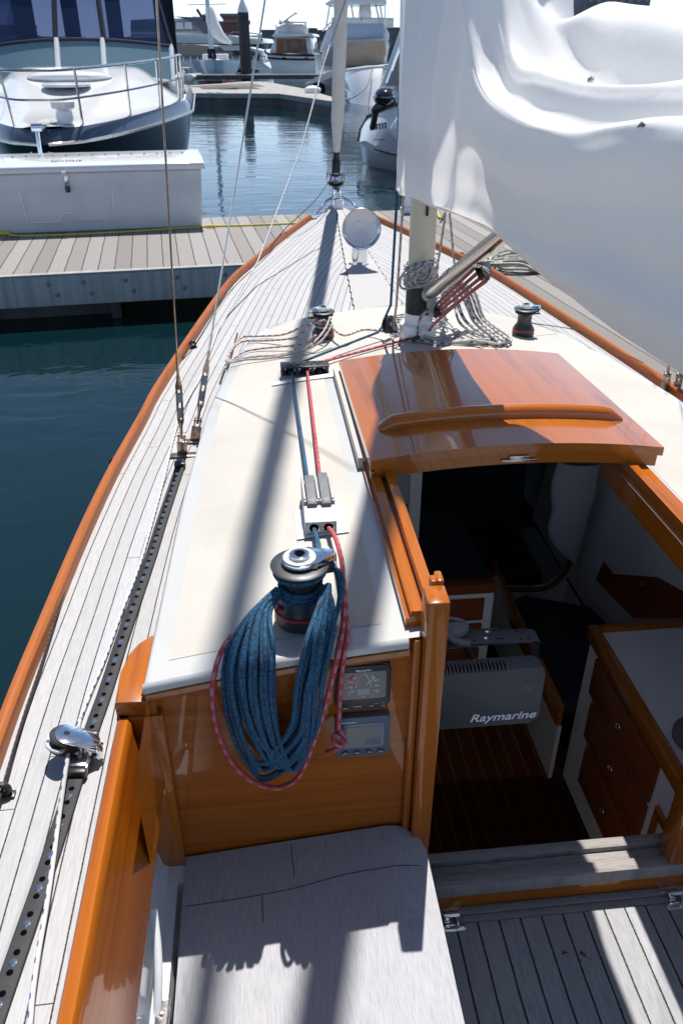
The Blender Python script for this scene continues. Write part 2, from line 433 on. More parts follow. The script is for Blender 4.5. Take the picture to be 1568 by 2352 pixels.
# sailcloth: diffuse + translucent
m,p,t=newmat('white_sailcloth',(.88,.875,.865),.65);g=N(t)
v=g.coord('UV');w=g.n('TexWave');w.inputs['Scale'].default_value=1
tr=g.n('BsdfTranslucent');tr.inputs['Color'].default_value=(.84,.85,.88,1)
mx=g.n('MixShader');mx.inputs[0].default_value=.33
g.l(p.outputs[0],mx.inputs[1]);g.l(tr.outputs[0],mx.inputs[2]);g.l(mx.outputs[0],t.nodes['Material Output'].inputs[0])
ob=g.coord();cr=g.math('ADD',g.math('MULTIPLY',g.noise(ob,9,5,.6,1.2),1.0),g.math('MULTIPLY',g.noise(ob,420,2,.6),.12))
b=g.bump(cr,.35,.006);g.l(b,p.inputs['Normal']);g.l(b,tr.inputs['Normal'])
p.inputs['Sheen Weight'].default_value=.1
M['sail']=m
M['boxwhite']=plain('dull_white_fibreglass',(.58,.59,.61),.3,coat=.2,var=.05,scale=3)
# water
m,p,t=newmat('harbour_water',(.002,.008,.008),.03,0,0,ior=1.5);g=N(t);v=g.coord()
f=g.math('ADD',g.noise(g.map(v,(1,1.9,1)),1.6,3,.55,.6),g.math('MULTIPLY',g.noise(g.map(v,(1,2.4,1)),.35,2,.5,.3),1.8))
g.l(g.bump(f,.30,.022),p.inputs['Normal'])
g.l(g.mix(g.noise(v,.3,3),(.0012,.010,.006),(.003,.018,.030)),p.inputs['Base Color'])
M['water']=m
# translucent tape / clear windows of the canvas enclosure
m,p,t=newmat('clear_vinyl_window',(.03,.05,.12),.06);g=N(t)
tb=g.n('BsdfTransparent');tb.inputs[0].default_value=(.16,.20,.34,1);mx=g.n('MixShader');mx.inputs[0].default_value=.5
g.l(p.outputs[0],mx.inputs[1]);g.l(tb.outputs[0],mx.inputs[2]);g.l(mx.outputs[0],t.nodes['Material Output'].inputs[0])
M['vinyl']=m
# ================= the yacht we stand on =================
XC=.65;YB=1.24
HB=[(-1.5,1.24),(0,1.305),(1.4,1.307),(1.8,1.291),(2.2,1.269),(2.6,1.234),(3.06,1.175),(3.3,1.148),(3.95,1.037),(4.64,.904),(5.0,.82),(5.34,.697),(5.86,.507),(6.37,.287),(6.7,.14),(6.93,.02)]
def hb(y): return max(.004,sm_tab(HB,y))
def sheer(y): return .80+.25*(max(y,0)/6.95)**2
def deckz(x,y):
    u=(x-XC)/max(hb(y),.05);return sheer(y)+.035*(1-min(1,u*u))
CW=[(1.0,.925),(1.24,.923),(2.0,.898),(2.63,.858),(3.1,.795),(3.45,.72),(3.62,.665),(3.74,.60),(3.83,.50),(3.90,.36),(3.94,.2),(3.955,.02)]
def cw(y): return max(.003,lerp_tab(CW,y))
ZCt=[(1.0,1.172),(1.24,1.17),(2.6,1.155),(3.3,1.125),(3.7,1.085),(3.96,1.05)]
def roofz(x,y):
    u=(x-XC)/max(cw(y),.25);return sm_tab(ZCt,y)-lerp_tab([(1.2,.089),(3.2,.08),(3.95,.03)],y)*min(1.2,u*u)
boat=thing('sailboat','varnished teak and cream sailing yacht with silver teak deck, filling the foreground','sailboat',(XC,3.0,0))
W=dict(world=True)
# hull
mb=MB();ys=[-1.5+i*(8.43/60) for i in range(61)];P=[]
for y in ys:
    row=[];h=hb(y);zs=sheer(y)
    for k in range(11):
        t=k/10;z=zs-t*(zs+.25)
        yy=y-max(0,(y-4))*.28*t
        ww=h*(1-.5*t**2.2) if y<5 else h*(1-.75*t**1.3)
        row.append((ww,yy,z))
    P.append([(XC-a,b,c) for a,b,c in row]+[(XC+a,b,c) for a,b,c in row[::-1]])
mb.grid(P);obj('hull',mb,M['gel'],boat,**W)
# teak deck : UV.x = distance in from the rail, planks follow the sheer
OPW=.985 # cockpit opening half width
mb=MB();rows=[];UV=[]
ys=[-1.5+i*.06 for i in range(140)]+[6.90,6.925]
nx=24
def decku(x,y):return hb(y)-abs(x-XC)
P=[];U=[]
for y in ys:
    h=hb(y);P.append([(XC-h+2*h*j/(2*nx),y,deckz(XC-h+2*h*j/(2*nx),y)) for j in range(2*nx+1)])
    U.append([(h-abs(-h+2*h*j/(2*nx)),y) for j in range(2*nx+1)])
def sk(i,j):
    y=(ys[i]+ys[i+1])/2;h=hb(y);x=-h+2*h*(j+.5)/(2*nx)
    if y<YB+.02: return abs(x)<.93
    if y<3.6: return abs(x)<cw(y)-.09
    return False
mb.grid(P,U,skip=sk);obj('teak_deck',mb,M['teak'],boat,**W)
# king plank, nibbed edge
mb=MB();k=MB()
def kp(y):return .018+.135*max(0,min(1,(6.55-y)/2.6))**.9
def nib(MBx,off,dz):
    L=[];y=6.55;st=.115
    pts=[]
    while y>3.7:
        w=kp(y)
        pts+=[(w+off,y-off*.3),(w*1.0+.012+off,y-st*.82-off*.3),(kp(y-st)+off,y-st-off*.3)]
        y-=st
    for sgn in (-1,1):
        Vv=[]
        for (a,b) in pts:
            b=max(b,3.6)
            Vv.append((MBx.b.verts.new((XC,b,deckz(XC,b)+dz)),MBx.b.verts.new((XC+sgn*a,b,deckz(XC+a,b)+dz))))
        for q in range(len(Vv)-1):
            MBx.face([Vv[q][0],Vv[q][1],Vv[q+1][1],Vv[q+1][0]],[(.5,pts[q][1]),(.5+pts[q][0],pts[q][1]),(.5+pts[q+1][0],pts[q+1][1]),(.5,pts[q+1][1])])
nib(k,.005,.003);obj('king_plank_seam',k,M['hole'],boat,**W)
nib(mb,0,.006);obj('king_plank',mb,teak('king_plank_teak',width=9,seam=.0004,base=(.45,.445,.44),dark=(.34,.335,.33),joint=40,off=-.2),boat,**W)
# toe rails
for s in (-1,1):
    mb=MB();P=[]
    for i in range(130):
        y=-1.5+i*(7.95/129);h=hb(y);z=sheer(y)
        prof=[(.010,-.03),(.012,.030),(.006,.042),(-.004,.046),(-.014,.044),(-.021,.037),(-.024,.0)]
        P.append([(XC+s*(h+a),y,z+b) for a,b in prof])
    mb.grid(P);obj('toe_rail',mb,M['rail'],boat,**W)
    # darker scupper line at its foot
# cabin trunk sides
mb=MB();cyp=[]
def outline(n=26):
    ys=[1.0+ (3.955-1.0)*(1-(1-i/n)**1.8) for i in range(n+1)]
    L=[(XC-cw(y),y) for y in ys];Rr=[(XC+cw(y),y) for y in ys[::-1]]
    return L+Rr
OL=outline(44)
# unseen openings added in both trunk sides to light the cabin, between two strips
P=[[(x,y,min(deckz(x,y)-.03,roofz(x,y)-.02)) for x,y in OL],[(x,y,deckz(x,y)+.045) for x,y in OL],[(x,y,max(deckz(x,y)+.05,roofz(x,y)-.065)) for x,y in OL],[(x,y,roofz(x,y)-.028) for x,y in OL]]
mb.grid(P,skip=lambda i,j:i==1 and (1.42<OL[j][1]<2.05 or 2.25<OL[j][1]<2.75));obj('cabin_side',mb,M['varn'],boat,**W)
# roof (white moulding, rounded shoulder) with the companionway opening
OX0,OX1,OY=.338,.985,2.02
def rooflist(y,inset=0):
    w=cw(y)-inset;n=10
    L=[XC-w+(OX0-(XC-w))*j/n for j in range(n+1)]
    Mm=[OX0+(OX1-OX0)*j/6 for j in range(1,6)]
    Rr=[OX1+((XC+w)-OX1)*j/n for j in range(n+1)]
    return L+Mm+Rr
def roofrows(inset,front):
    mb=MB();yy=sorted(set([YB-.012+inset]+[1.3+.06*i for i in range(12)]+[OY]+[2.1+.1*i for i in range(13)]+[3.4,3.5,3.56]))
    P=[];zz=[]
    for y in yy:
        P.append([(x,y,roofz(x,y)) for x in rooflist(y,inset)])
    return mb,yy,P
mb,yy,P=roofrows(0,0)
def skr(i,j): return 10<=j<16 and (yy[i]+yy[i+1])/2<OY
mb.grid(P,skip=skr)
# nose of the roof
def nose(mb,inset,dz):
    ye=3.56;P=[]
    n=14
    for i in range(n+1):
        y=ye+(3.955-inset-ye)*(1-(1-i/n)**2)
        w=max(.002,cw(min(3.955,y+inset*.8))-inset) if inset else cw(y)
        P.append([(XC-w+2*w*j/26,y,roofz(XC-w+2*w*j/26,y)+dz) for j in range(27)])
    w0=cw(ye)-inset
    mb.grid(P)
nose(mb,0,0)
# shoulder lip down the side and across the aft edge
P=[]
for x,y in [(x,max(y,YB-.012)) for x,y in OL]:
    z=roofz(x,y)
    dx=(x-XC)/max(abs(x-XC),.01)
    n=Vector((dx,0 if y<3.4 else (y-3.4)*2.2,0)).normalized()
    P.append([(x,y,z),(x+n.x*.006,y+n.y*.006,z-.003),(x+n.x*.010,y+n.y*.010,z-.012),(x+n.x*.010,y+n.y*.010,z-.026)])
mb.grid(P)
for a,b in ((XC-cw(YB)-.01,OX0-.075),(OX1+.075,XC+cw(YB)+.01)):
    P=[]
    for i in range(13):
        x=a+(b-a)*i/12;z=roofz(x,YB);P.append([(x,YB-.012,z),(x,YB-.018,z-.003),(x,YB-.021,z-.010),(x,YB-.021,z-.020)])
    mb.grid(P)
obj('cabin_roof',mb,M['roofwhite'],boat,angle=50,**W)
# cream non-skid field, 4 mm proud, inset from the edges
def panel(x0f,x1f,y0,y1,name):
    mb=MB();P=[];n=26
    for i in range(n+1):
        y=y0+(y1-y0)*i/n;a,b=x0f(y),x1f(y)
        P.append([(a+(b-a)*j/20,y,roofz(a+(b-a)*j/20,y)+.0010) for j in range(21)])
    mb.grid(P);obj(name,mb,M['cream'],boat,**W)
ins=.038
panel(lambda y:XC-cw(y)+ins,lambda y:.215,YB+.045,2.80,'nonskid_panel')
panel(lambda y:1.10,lambda y:XC+cw(y)-ins,YB+.045,2.80,'nonskid_panel')
mb=MB();P=[];n=30
for i in range(n+1):
    y=2.80+(3.955-ins-2.80)*(1-(1-i/n)**1.7)
    w=max(.01,cw(min(3.955,y+.03*(y>3.5)))-ins)
    P.append([(XC-w+2*w*j/40,y,roofz(XC-w+2*w*j/40,y)+.0010) for j in range(41)])
mb.grid(P);obj('nonskid_panel',mb,M['cream'],boat,**W)
# varnished moulding under the roof edge (side and aft)
mb=MB()
side=[Vector((XC-cw(y)-.006,y,roofz(XC-cw(y),y)-.034)) for y in [YB-.01+.1*i for i in range(24)]]
mb.tube(side,.011,8)
mb.tube([Vector((2*XC-p.x,p.y,p.z)) for p in side],.011,8)
mb.tube([Vector((XC-cw(YB)-.004+(OX0-.07-XC+cw(YB))*i/14,YB-.014,roofz(XC-cw(YB)+(OX0-.07-XC+cw(YB))*i/14,YB)-.034)) for i in range(15)],.013,8)
mb.tube([Vector((OX1+.07+(XC+cw(YB)-OX1-.07)*i/14,YB-.014,roofz(OX1+.07+(XC+cw(YB)-OX1-.07)*i/14,YB)-.034)) for i in range(15)],.013,8)
obj('edge_moulding',mb,M['varn'],boat,**W)
# aft bulkhead, port and starboard of the companionway
def bulk(x0,x1,name):
    mb=MB();n=16;P=[]
    for yy_ in (YB,YB+.03):
        P.append([(x0+(x1-x0)*i/n,yy_,.20) for i in range(n+1)]);P.append([(x0+(x1-x0)*i/n,yy_,roofz(x0+(x1-x0)*i/n,YB)-.012) for i in range(n+1)])
    mb.grid([P[0],P[1]]);mb.grid([P[2],P[3]]);mb.grid([[P[1][0],P[3][0]],[P[0][0],P[2][0]]]);mb.grid([[P[1][n],P[3][n]],[P[0][n],P[2][n]]])
    return obj(name,mb,M['varnx'],boat,**W)
bulk(XC-.925,.285,'bulkhead');bulk(1.045,XC+.925,'bulkhead')
# companionway posts
for nm,x0 in (('companionway_post',.292),('companionway_post',.985)):
    mb=MB();mb.box(x0,x0+.046,1.200,1.262,.335,1.262,.006);mb.box(x0+.030,x0+.046,1.262,1.30,.335,1.270,.005)
    mb.box(x0+.018,x0+.031,1.262,1.285,.335,1.27,.003)
    if x0<.5:mb.box(x0-.020,x0-.001,1.222,YB-.001,.50,1.15,.006)
    obj(nm,mb,M['varnz'],boat,**W)
# runners (stepped beams the hatch slides on)
for s,x0 in ((1,.262),(-1,1.06)):
    mb=MB()
    for a,b,dz0,dz1 in ((0,.072,-.06,.022),(.010,.034,.022,.040),(.046,.070,.022,.052)):
        P=[]
        for i in range(15):
            y=1.262+(2.0-1.262)*i/14;zr=roofz(x0+.03,y)
            xa,xb=(x0+a,x0+b) if s>0 else (x0-a,x0-b)
            P.append([(xa,y,zr+dz0),(xa,y,zr+dz1),(xb,y,zr+dz1),(xb,y,zr+dz0),(xa,y,zr+dz0)])
        V=mb.grid(P);mb.face(V[0][:4]);mb.face(V[-1][:4][::-1])
    obj('hatch_runner',mb,M['varn'],boat,angle=30,**W)
    mb=MB()
    xa=x0-.0 if s>0 else x0-.03
    P=[]
    for i in range(14):
        y=1.99+(2.77-1.99)*i/13;zr=roofz(x0+.03,y)
        P.append([(xa-.012,y,zr+.0),(xa-.012,y,zr+.034),(xa+.042,y,zr+.034),(xa+.042,y,zr)])
    V=mb.grid(P);mb.face(V[0]);mb.face(V[-1][::-1]);obj('hatch_coaming',mb,M['cream'],boat,angle=30,**W)
# sliding hatch
HX0,HX1,HY0,HY1=.268,1.092,1.865,2.73
def hz(x,y):
    u=(x-.68)/.41;return 1.238-(y-1.86)*.035+.030*(1-u*u)
hat=MB();P=[]
for i in range(25):
    y=HY0+(HY1-HY0)*i/24;P.append([(HX0+(HX1-HX0)*j/24,y,hz(HX0+(HX1-HX0)*j/24,y)) for j in range(25)])
Q=[[ (x,y,z-.026) for x,y,z in r] for r in P]
va=hat.grid(P);vb=hat.grid(Q)
def rim(Va,Vb):
    n=len(Va);k=len(Va[0])
    loop=[(0,j) for j in range(k)]+[(i,k-1) for i in range(1,n)]+[(n-1,j) for j in range(k-2,-1,-1)]+[(i,0) for i in range(n-2,0,-1)]
    for a in range(len(loop)):
        (i,j),(i2,j2)=loop[a],loop[(a+1)%len(loop)]
        hat.face([Va[i][j],Va[i2][j2],Vb[i2][j2],Vb[i][j]])
rim(va,vb)
bmesh.ops.bevel(hat.b,geom=[e for e in hat.b.edges if len(e.link_faces)==2 and e.calc_face_angle()>1.2],offset=.006,segments=3,profile=.5,affect='EDGES')
HT=obj('hatch',hat,M['hatch'],boat,**W)
mb=MB()  # under-rail at the aft edge
P=[]
for i in range(21):
    x=HX0+.012+(HX1-HX0-.024)*i/20;z=hz(x,HY0)-.024;P.append([(x,HY0+.006,z),(x,HY0+.006,z-.038),(x,HY0+.04,z-.038),(x,HY0+.04,z)])
mb.grid(P);mb.box(.27,.30,1.872,1.9,1.165,1.2,.003);obj('hatch_rail',mb,M['varnx'],HT,**W)
mb=MB();P=[] # arched grab rail
for i in range(41):
    t=i/40;x=.318+(1.050-.318)*t;e=min(1,min(t,1-t)/.07);e=math.sin(e*math.pi/2)
    zb=hz(x,2.07);h=.012+.026*e;w=.020+.004*e
    row=[]
    for a in range(14):
        an=math.pi*a/13;row.append((x,2.07-w*math.cos(an),zb-.002+h*max(0,math.sin(an))**.6))
    P.append(row)
V=mb.grid(P);mb.face(V[0]);mb.face(V[-1][::-1]);obj('handle',mb,M['varnx'],HT,**W)
mb=MB();mb.box(.63,.73,HY0-.004,HY0+.004,hz(.68,HY0)-.052,hz(.68,HY0)-.046,.001);mb.box(.652,.708,HY0-.002,HY0+.002,hz(.68,HY0)-.047,hz(.68,HY0)-.036,.001)
obj('latch',mb,M['steel'],HT,**W)
# sill and bridge
mb=MB();mb.box(.30,1.06,1.196,1.232,.30,.350,.008);mb.box(.338,1.05,1.2325,1.268,.28,.332,.005);mb.box(.338,1.05,1.2685,1.300,.26,.347,.006)
obj('sill',mb,M['teak_x'],boat,**W)
mb=MB();mb.box(.2,1.3,1.203,1.223,.10,.299,.003);obj('sill_face',mb,M['varnx'],boat,**W)
# cockpit sole
mb=MB();mb.box(.2,1.5,1.181,1.202,.20,.252,.003);mb.box(.2,1.5,1.158,1.180,.20,.249,.003);obj('sole_header',mb,M['teak_x'],boat,**W)
mb=MB();mb.box(.2,1.5,-1.5,1.157,.20,.25,.003);SO=obj('cockpit_sole',mb,M['sole'],boat,**W)
mb=MB()
for xx in (.60,.604):
    pass
for k in range(70):   # dried stain flecks
    a=random.uniform(0,6.28);q=random.gauss(0,.009);c=(.665,1.055) if k<28 else (.71,1.05)
    px_,py_=c[0]+q*math.cos(a)*1.2,c[1]+q*math.sin(a);mb.lathe([(.0008+.0022*random.random()**2,.2505),(.0002,.2510)],6,c=(px_,py_,0))
obj('stain',mb,plain('brown_stain',(.10,.055,.035),.9),SO,**W)
def hinge(cx):
    mb=MB();
    mb.box(cx-.033,cx+.033,1.183,1.203,.253,.257,.0015);mb.box(cx-.033,cx+.033,1.136,1.156,.250,.2545,.0015)
    mb.box(cx-.022,cx-.006,1.155,1.186,.256,.272,.004);mb.box(cx+.008,cx+.016,1.140,1.182,.254,.269,.003)
    Mx=Matrix.Translation((cx-.02,1.171,.268))@Matrix.Rotation(R(90),4,'Y');mb.lathe([(.006,0),(.006,.04)],14,Mx)
    for dx in(-.024,.024):mb.lathe([(.004,0),(.004,.0022),(.001,.003)],10,c=(cx+dx,1.146,.2535))
    obj('hinge',mb,M['chrome'],SO,**W)
hinge(at(1030,2085,z=.255).x);hinge(at(1535,2032,z=.255).x)
# port seat: crowned teak board, front corner rounded
mb=MB()
def seatz(x,y):
    t=(x+.262)/.54;return .512+.058*max(0,min(1,t))**1.0-.010*max(0,t-.93)/.07
xs=[-.252+i*(.562/18) for i in range(19)];P=[];UVs=[]
ysd=[-1.4,-.6,0,.3,.5,.6,.7,.8,.9,.96,1.02,1.08,1.13,1.17,1.2,1.222,1.232]
def xr(y): return .322+ (1.23-y)*.0-.06*max(0,(y-1.17)/.062)**2.4+ .0*y
for y in ysd:
    P.append([(-.252+(xr(y)+.252)*i/18,y,seatz(-.252+(xr(y)+.252)*i/18,y)) for i in range(19)])
va=mb.grid(P);vb=mb.grid([[(x,y,z-.03) for x,y,z in r] for r in P])
n=len(va);k=len(va[0]);loop=[(0,j) for j in range(k)]+[(i,k-1) for i in range(1,n)]+[(n-1,j) for j in range(k-2,-1,-1)]+[(i,0) for i in range(n-2,0,-1)]
for a in range(len(loop)):
    (i,j),(i2,j2)=loop[a],loop[(a+1)%len(loop)];mb.face([va[i][j],va[i2][j2],vb[i2][j2],vb[i][j]])
bmesh.ops.bevel(mb.b,geom=[e for e in mb.b.edges if len(e.link_faces)==2 and e.calc_face_angle()>1.2],offset=.006,segments=3,profile=.5,affect='EDGES')
SE=obj('cockpit_seat',mb,M['teak_plain'],boat,**W)
mb=MB() # board seams in the seat
def seam(p,w=.0007):
    p=[at(a,b,z=seatz(at(a,b,z=.53).x,1)) for a,b in p];p=catmull(p,6)
    for a in p:a.z=seatz(a.x,a.y)+.0006
    mb.tube(p,w,5)
seam([(425,2083),(560,2063),(680,2040),(790,2010),(890,1992),(962,1990)]);seam([(668,1941),(676,2015)]);seam([(602,2058),(604,2120)],.0007)
obj('board_seam',mb,M['hole'],SE,**W)
mb=MB();mb.box(.285,.305,-1.4,1.165,.252,.548,.004);mb.box(-.30,.285,1.170,1.234,.20,.505);obj('seat_front',mb,M['gel'],boat,**W)
# white fibreglass channel and seat back behind the seat
mb=MB();P=[]
for i in range(24):
    y=-1.4+(YB-.004+1.4)*i/23
    P.append([(-.264,y,.46),(-.268,y,.503),(-.290,y,.503),(-.303,y,.515),(-.312,y,.56),(-.335,y,.72),(-.345,y,.86)])
mb.grid(P);obj('seat_back',mb,M['gel'],boat,angle=60,**W)
mb=MB();mb.box(-.291,-.263,-1.4,.905,.504,.5075,.001)
for y in [.88-.105*k for k in range(14)]:mb.lathe([(.0065,0),(.0065,.0015),(.004,.003),(.0022,.003),(.0022,.001)],12,c=(-.278,y,.5075))
mb.tube([(-.262,.905,.5125),(-.262,-1.4,.5125)],.004,8)
obj('piano_hinge',mb,M['steel'],SE,**W)
mb=MB() # curved white locker lip
mb.tube(catmull([at(352,2090,y=1.03),at(362,2180,y=.97),at(364,2260,y=.92),at(360,2352,y=.87),at(352,2500,y=.80),at(345,2700,y=.7)],8),.009,10)
obj('locker_lip',mb,M['gel'],boat,**W)
# coaming: raised varnished board on edge with a cap
mb=MB();P=[]
for i in range(30):
    y=-1.4+(1.332+1.4)*i/29
    x=-.318+.010*(1.3-y)*0-.012*((1.33-y)/2.0)
    zt=1.0-.01*max(0,(1.0-y))
    r=[(x-.026,y,.78),(x-.026,y,zt-.006),(x-.020,y,zt),(x-.002,y,zt),(x+.004,y,zt-.008),(x+.006,y,zt-.03),(x+.050,y,.80),(x+.047,y,.78),(x+.03,y,.78)]
    P.append(r)
V=mb.grid(P);mb.face(V[-1]);obj('cockpit_coaming',mb,M['varn'],boat,angle=50,**W)
# rounded corner block joining coaming and cabin
mb=MB()
pts=[(-.345,1.225),(-.345,1.318),(-.338,1.37),(-.320,1.41),(-.295,1.436),(-.27,1.446),(-.262,1.446),(-.262,1.222)]
mb.prism(pts,.237,Matrix.Translation((0,0,.80)),bev=.006)
obj('corner_block',mb,M['varn'],boat,**W)
mb=MB();mb.box(-.345,-.252,1.215,1.236,.505,1.0,.002);obj('corner_post',mb,M['varnz'],boat,**W)

# ---------- interior ----------
mb=MB();mb.box(-.1,1.4,1.28,3.5,-.30,-.25);obj('cabin_sole',mb,M['cabinsole'],boat,**W)
mb=MB()  # main bulkhead with rounded opening (frame polygon)
by=2.95
A=[(1387,1000),(1387,1068),(1382,1120),(1362,1180),(1330,1240),(1305,1300),(1285,1330),(1257,1349),(1220,1354),(1149,1353),(1100,1290),(1037,1206),(985,1204),(960,1204),(960,1000)]
op=[at(a,b,y=by) for a,b in A]
out=[]
for p in op:
    d=Vector((p.x-1.1,0,p.z-.5));d.normalize();q=Vector((p.x+d.x*1.0,by,p.z+d.z*1.0));q.x=max(XC-.80,min(XC+.80,q.x));q.z=max(-.3,min(1.06,q.z));out.append(q)
mb.grid([[p for p in op],[p for p in out]]);mb.grid([[p for p in op],[p+Vector((0,.03,0)) for p in op]])
obj('main_bulkhead',mb,M['cabwhite'],boat,**W)
mb=MB();mb.tube(catmull(op[:10],4),.013,10);mb.tube(catmull(op[9:13],3),.013,8);obj('bulkhead_trim',mb,M['cab_red'],boat,**W)
mb=MB();mb.box(0,1.3,3.44,3.46,-.3,1.06);mb.box(.05,1.28,by+.04,3.43,-.12,.0);obj('berth',mb,M['navy'],boat,**W)
mb=MB() # cabin shell
for sg in (-1,1):
    mb.grid([[(XC+sg*a,y,b) for a,b in ((.72,-.3),(.75,.1),(.80,.45),(.80 if y<3 else .66,.78),(cw(y)-.03,.80),(cw(y)-.03,roofz(XC+cw(y),y)-.03))] for y in (1.272,1.42,1.75,2.1,2.4,2.7,2.95,3.5)],skip=lambda i,j:j==4 and (i in (1,2,4) or sg<0 and i<5))  # matching unseen gaps added in the shell to let daylight in
    a,b=sorted((XC+sg*.30 if sg>0 else XC-.30,XC+sg*.89))
    mb.poly([(a if sg<0 else 1.05,1.275,-.3),(b if sg>0 else .28,1.275,-.3),(b if sg>0 else .28,1.275,1.04),(a if sg<0 else 1.05,1.275,1.04)])
mb.poly([(-.2,1.262,-.3),(1.5,1.262,-.3),(1.5,1.262,.26),(-.2,1.262,.26)])
obj('cabin_liner',mb,M['cabwhite'],boat,**W)
# vertical grey post at port
mb=MB();a=at(945,1180,y=2.6);mb.box(a.x-.012,a.x+.035,2.6,2.64,-.2,1.10,.004);obj('compression_post',mb,M['cabwhite'],boat,**W)
# galley counter starboard
cx,cy=at(1352,1440,z=.48).x,at(1352,1440,z=.48).y
mb=MB();mb.box(cx+.03,1.6,1.285,cy-.03,.44,.476);obj('counter_top',mb,M['white'],boat,**W)
mb=MB();mb.box(cx-.005,cx+.03,1.285,cy,.435,.492,.006);mb.box(cx+.031,1.6,cy-.031,cy-.001,.435,.492,.006);obj('counter_fiddle',mb,M['varn'],boat,**W)
mb=MB();mb.box(cx+.012,cx+.028,1.285,cy-.01,-.25,.434);mb.box(cx+.03,1.6,cy-.02,cy-.006,-.25,.434);obj('galley_front',mb,M['cabwhite'],boat,**W)
def front(x,y0,y1,z0,z1,nm='drawer_front'):
    mb=MB();mb.box(x-.012,x,y0,y1,z0,z1,.003);o=obj(nm,mb,M['cab_red'],boat,**W)
    mb=MB();mb.tube([(x-.0165,(y0+y1)/2+.012*math.cos(t),(z0+z1)/2+.012*math.sin(t)) for t in [i*math.pi/6 for i in range(12)]],.0022,6,closed=True);obj('pull_ring',mb,M['steel'],o,**W)
fx=cx+.0118
front(fx,1.46,1.93,.26,.415);front(fx,1.46,1.90,.08,.24);front(fx,1.46,1.87,-.12,.06)
mb=MB() # framed foot opening near the sill
y0,y1,z0,z1=1.30,1.42,-.2,.30
for b in ((y0,y1,z1-.03,z1),(y1-.02,y1,z0,z1-.031),(y0,y0+.02,z0,z1-.031)):mb.box(fx-.012,fx,b[0],b[1],b[2],b[3],.002)
obj('locker_frame',mb,M['varn'],boat,**W)
# settee with cushion
s0=at(1145,1398,z=.10);s1=at(1326,1642,z=.10)
mb=MB();xl=(s0.x+s1.x)/2
mb.box(xl-.01,xl+.012,cy-.02,by-.01,.03,.135,.006);obj('settee_fiddle',mb,M['varn'],boat,**W)
mb=MB();mb.box(xl,xl+.015,cy-.02,by,-.25,.029);obj('settee_front',mb,M['cabwhite'],boat,**W)
mb=MB();c_=[at(1171,1377,z=.14),at(1354,1394,z=.14),at(1387,1426,z=.14)]
mb.prism([(xl+.014,cy+.0),(xl+.014,c_[0].y),(xl+.06,c_[0].y+.02),(c_[1].x,c_[1].y),(c_[2].x,c_[2].y),(c_[2].x+.02,cy)],.09,Matrix.Translation((0,0,.06)),bev=.02)
obj('settee_cushion',mb,M['navy'],boat,**W)
# red backrest locker
q=[at(1439,1167,y=by-.25),at(1367,1331,y=by-.25),at(1452,1420,y=2.25),at(1600,1416,y=2.0),at(1600,1262,y=2.2)]
mb=MB();mb.poly(q);bmesh.ops.solidify(mb.b,geom=mb.b.faces[:],thickness=.012);BR=obj('backrest_panel',mb,M['cab_red'],boat,**W)
mb=MB();c=(q[1]+q[3])/2+Vector((-.006,-.01,.06));mb.tube([c+Vector((0,.014*math.cos(t),.014*math.sin(t))) for t in [i*math.pi/8 for i in range(16)]],.003,6,closed=True);obj('finger_ring',mb,M['rust'],BR,**W)
# port cabinet
a=at(1035,1352,y=2.30);b=at(1140,1345,y=2.30)
mb=MB();mb.box(-.3,b.x,2.30,2.35,a.z-.035,a.z+.006,.006);obj('cabinet_trim',mb,M['cab_red'],boat,**W)
mb=MB();mb.box(-.3,b.x-.004,2.306,2.33,-.25,a.z-.036);mb.box(b.x-.02,b.x-.004,2.33,2.8,-.25,a.z-.036);obj('cabinet_front',mb,M['cabwhite'],boat,**W)
mb=MB();mb.box(-.3,b.x-.004,2.35,by,a.z-.03,a.z-.01);obj('cabinet_top',mb,M['navy'],boat,**W)
for k in range(3):
    z1=a.z-.055-.12*k;mb=MB();mb.box(.30,b.x-.04,2.294,2.306,z1-.1,z1,.003);obj('drawer_front',mb,M['cab_red'],boat,**W)
mb=MB();d=[at(1037,1206,y=by),at(960,1204,y=by)]
mb.box(d[1].x-.1,d[0].x,by-.04,by-.005,d[0].z-.05,d[0].z);obj('cabinet_shelf',mb,M['cabwhite'],boat,**W)
mb=MB();c=at(1590,1700,z=.479);mb.lathe([(.075,0),(.075,.018),(.068,.022)],32,c=(c.x+.02,c.y,.478));obj('basin_cover',mb,plain('grey_basin',(.16,.14,.13),.5),boat,**W)

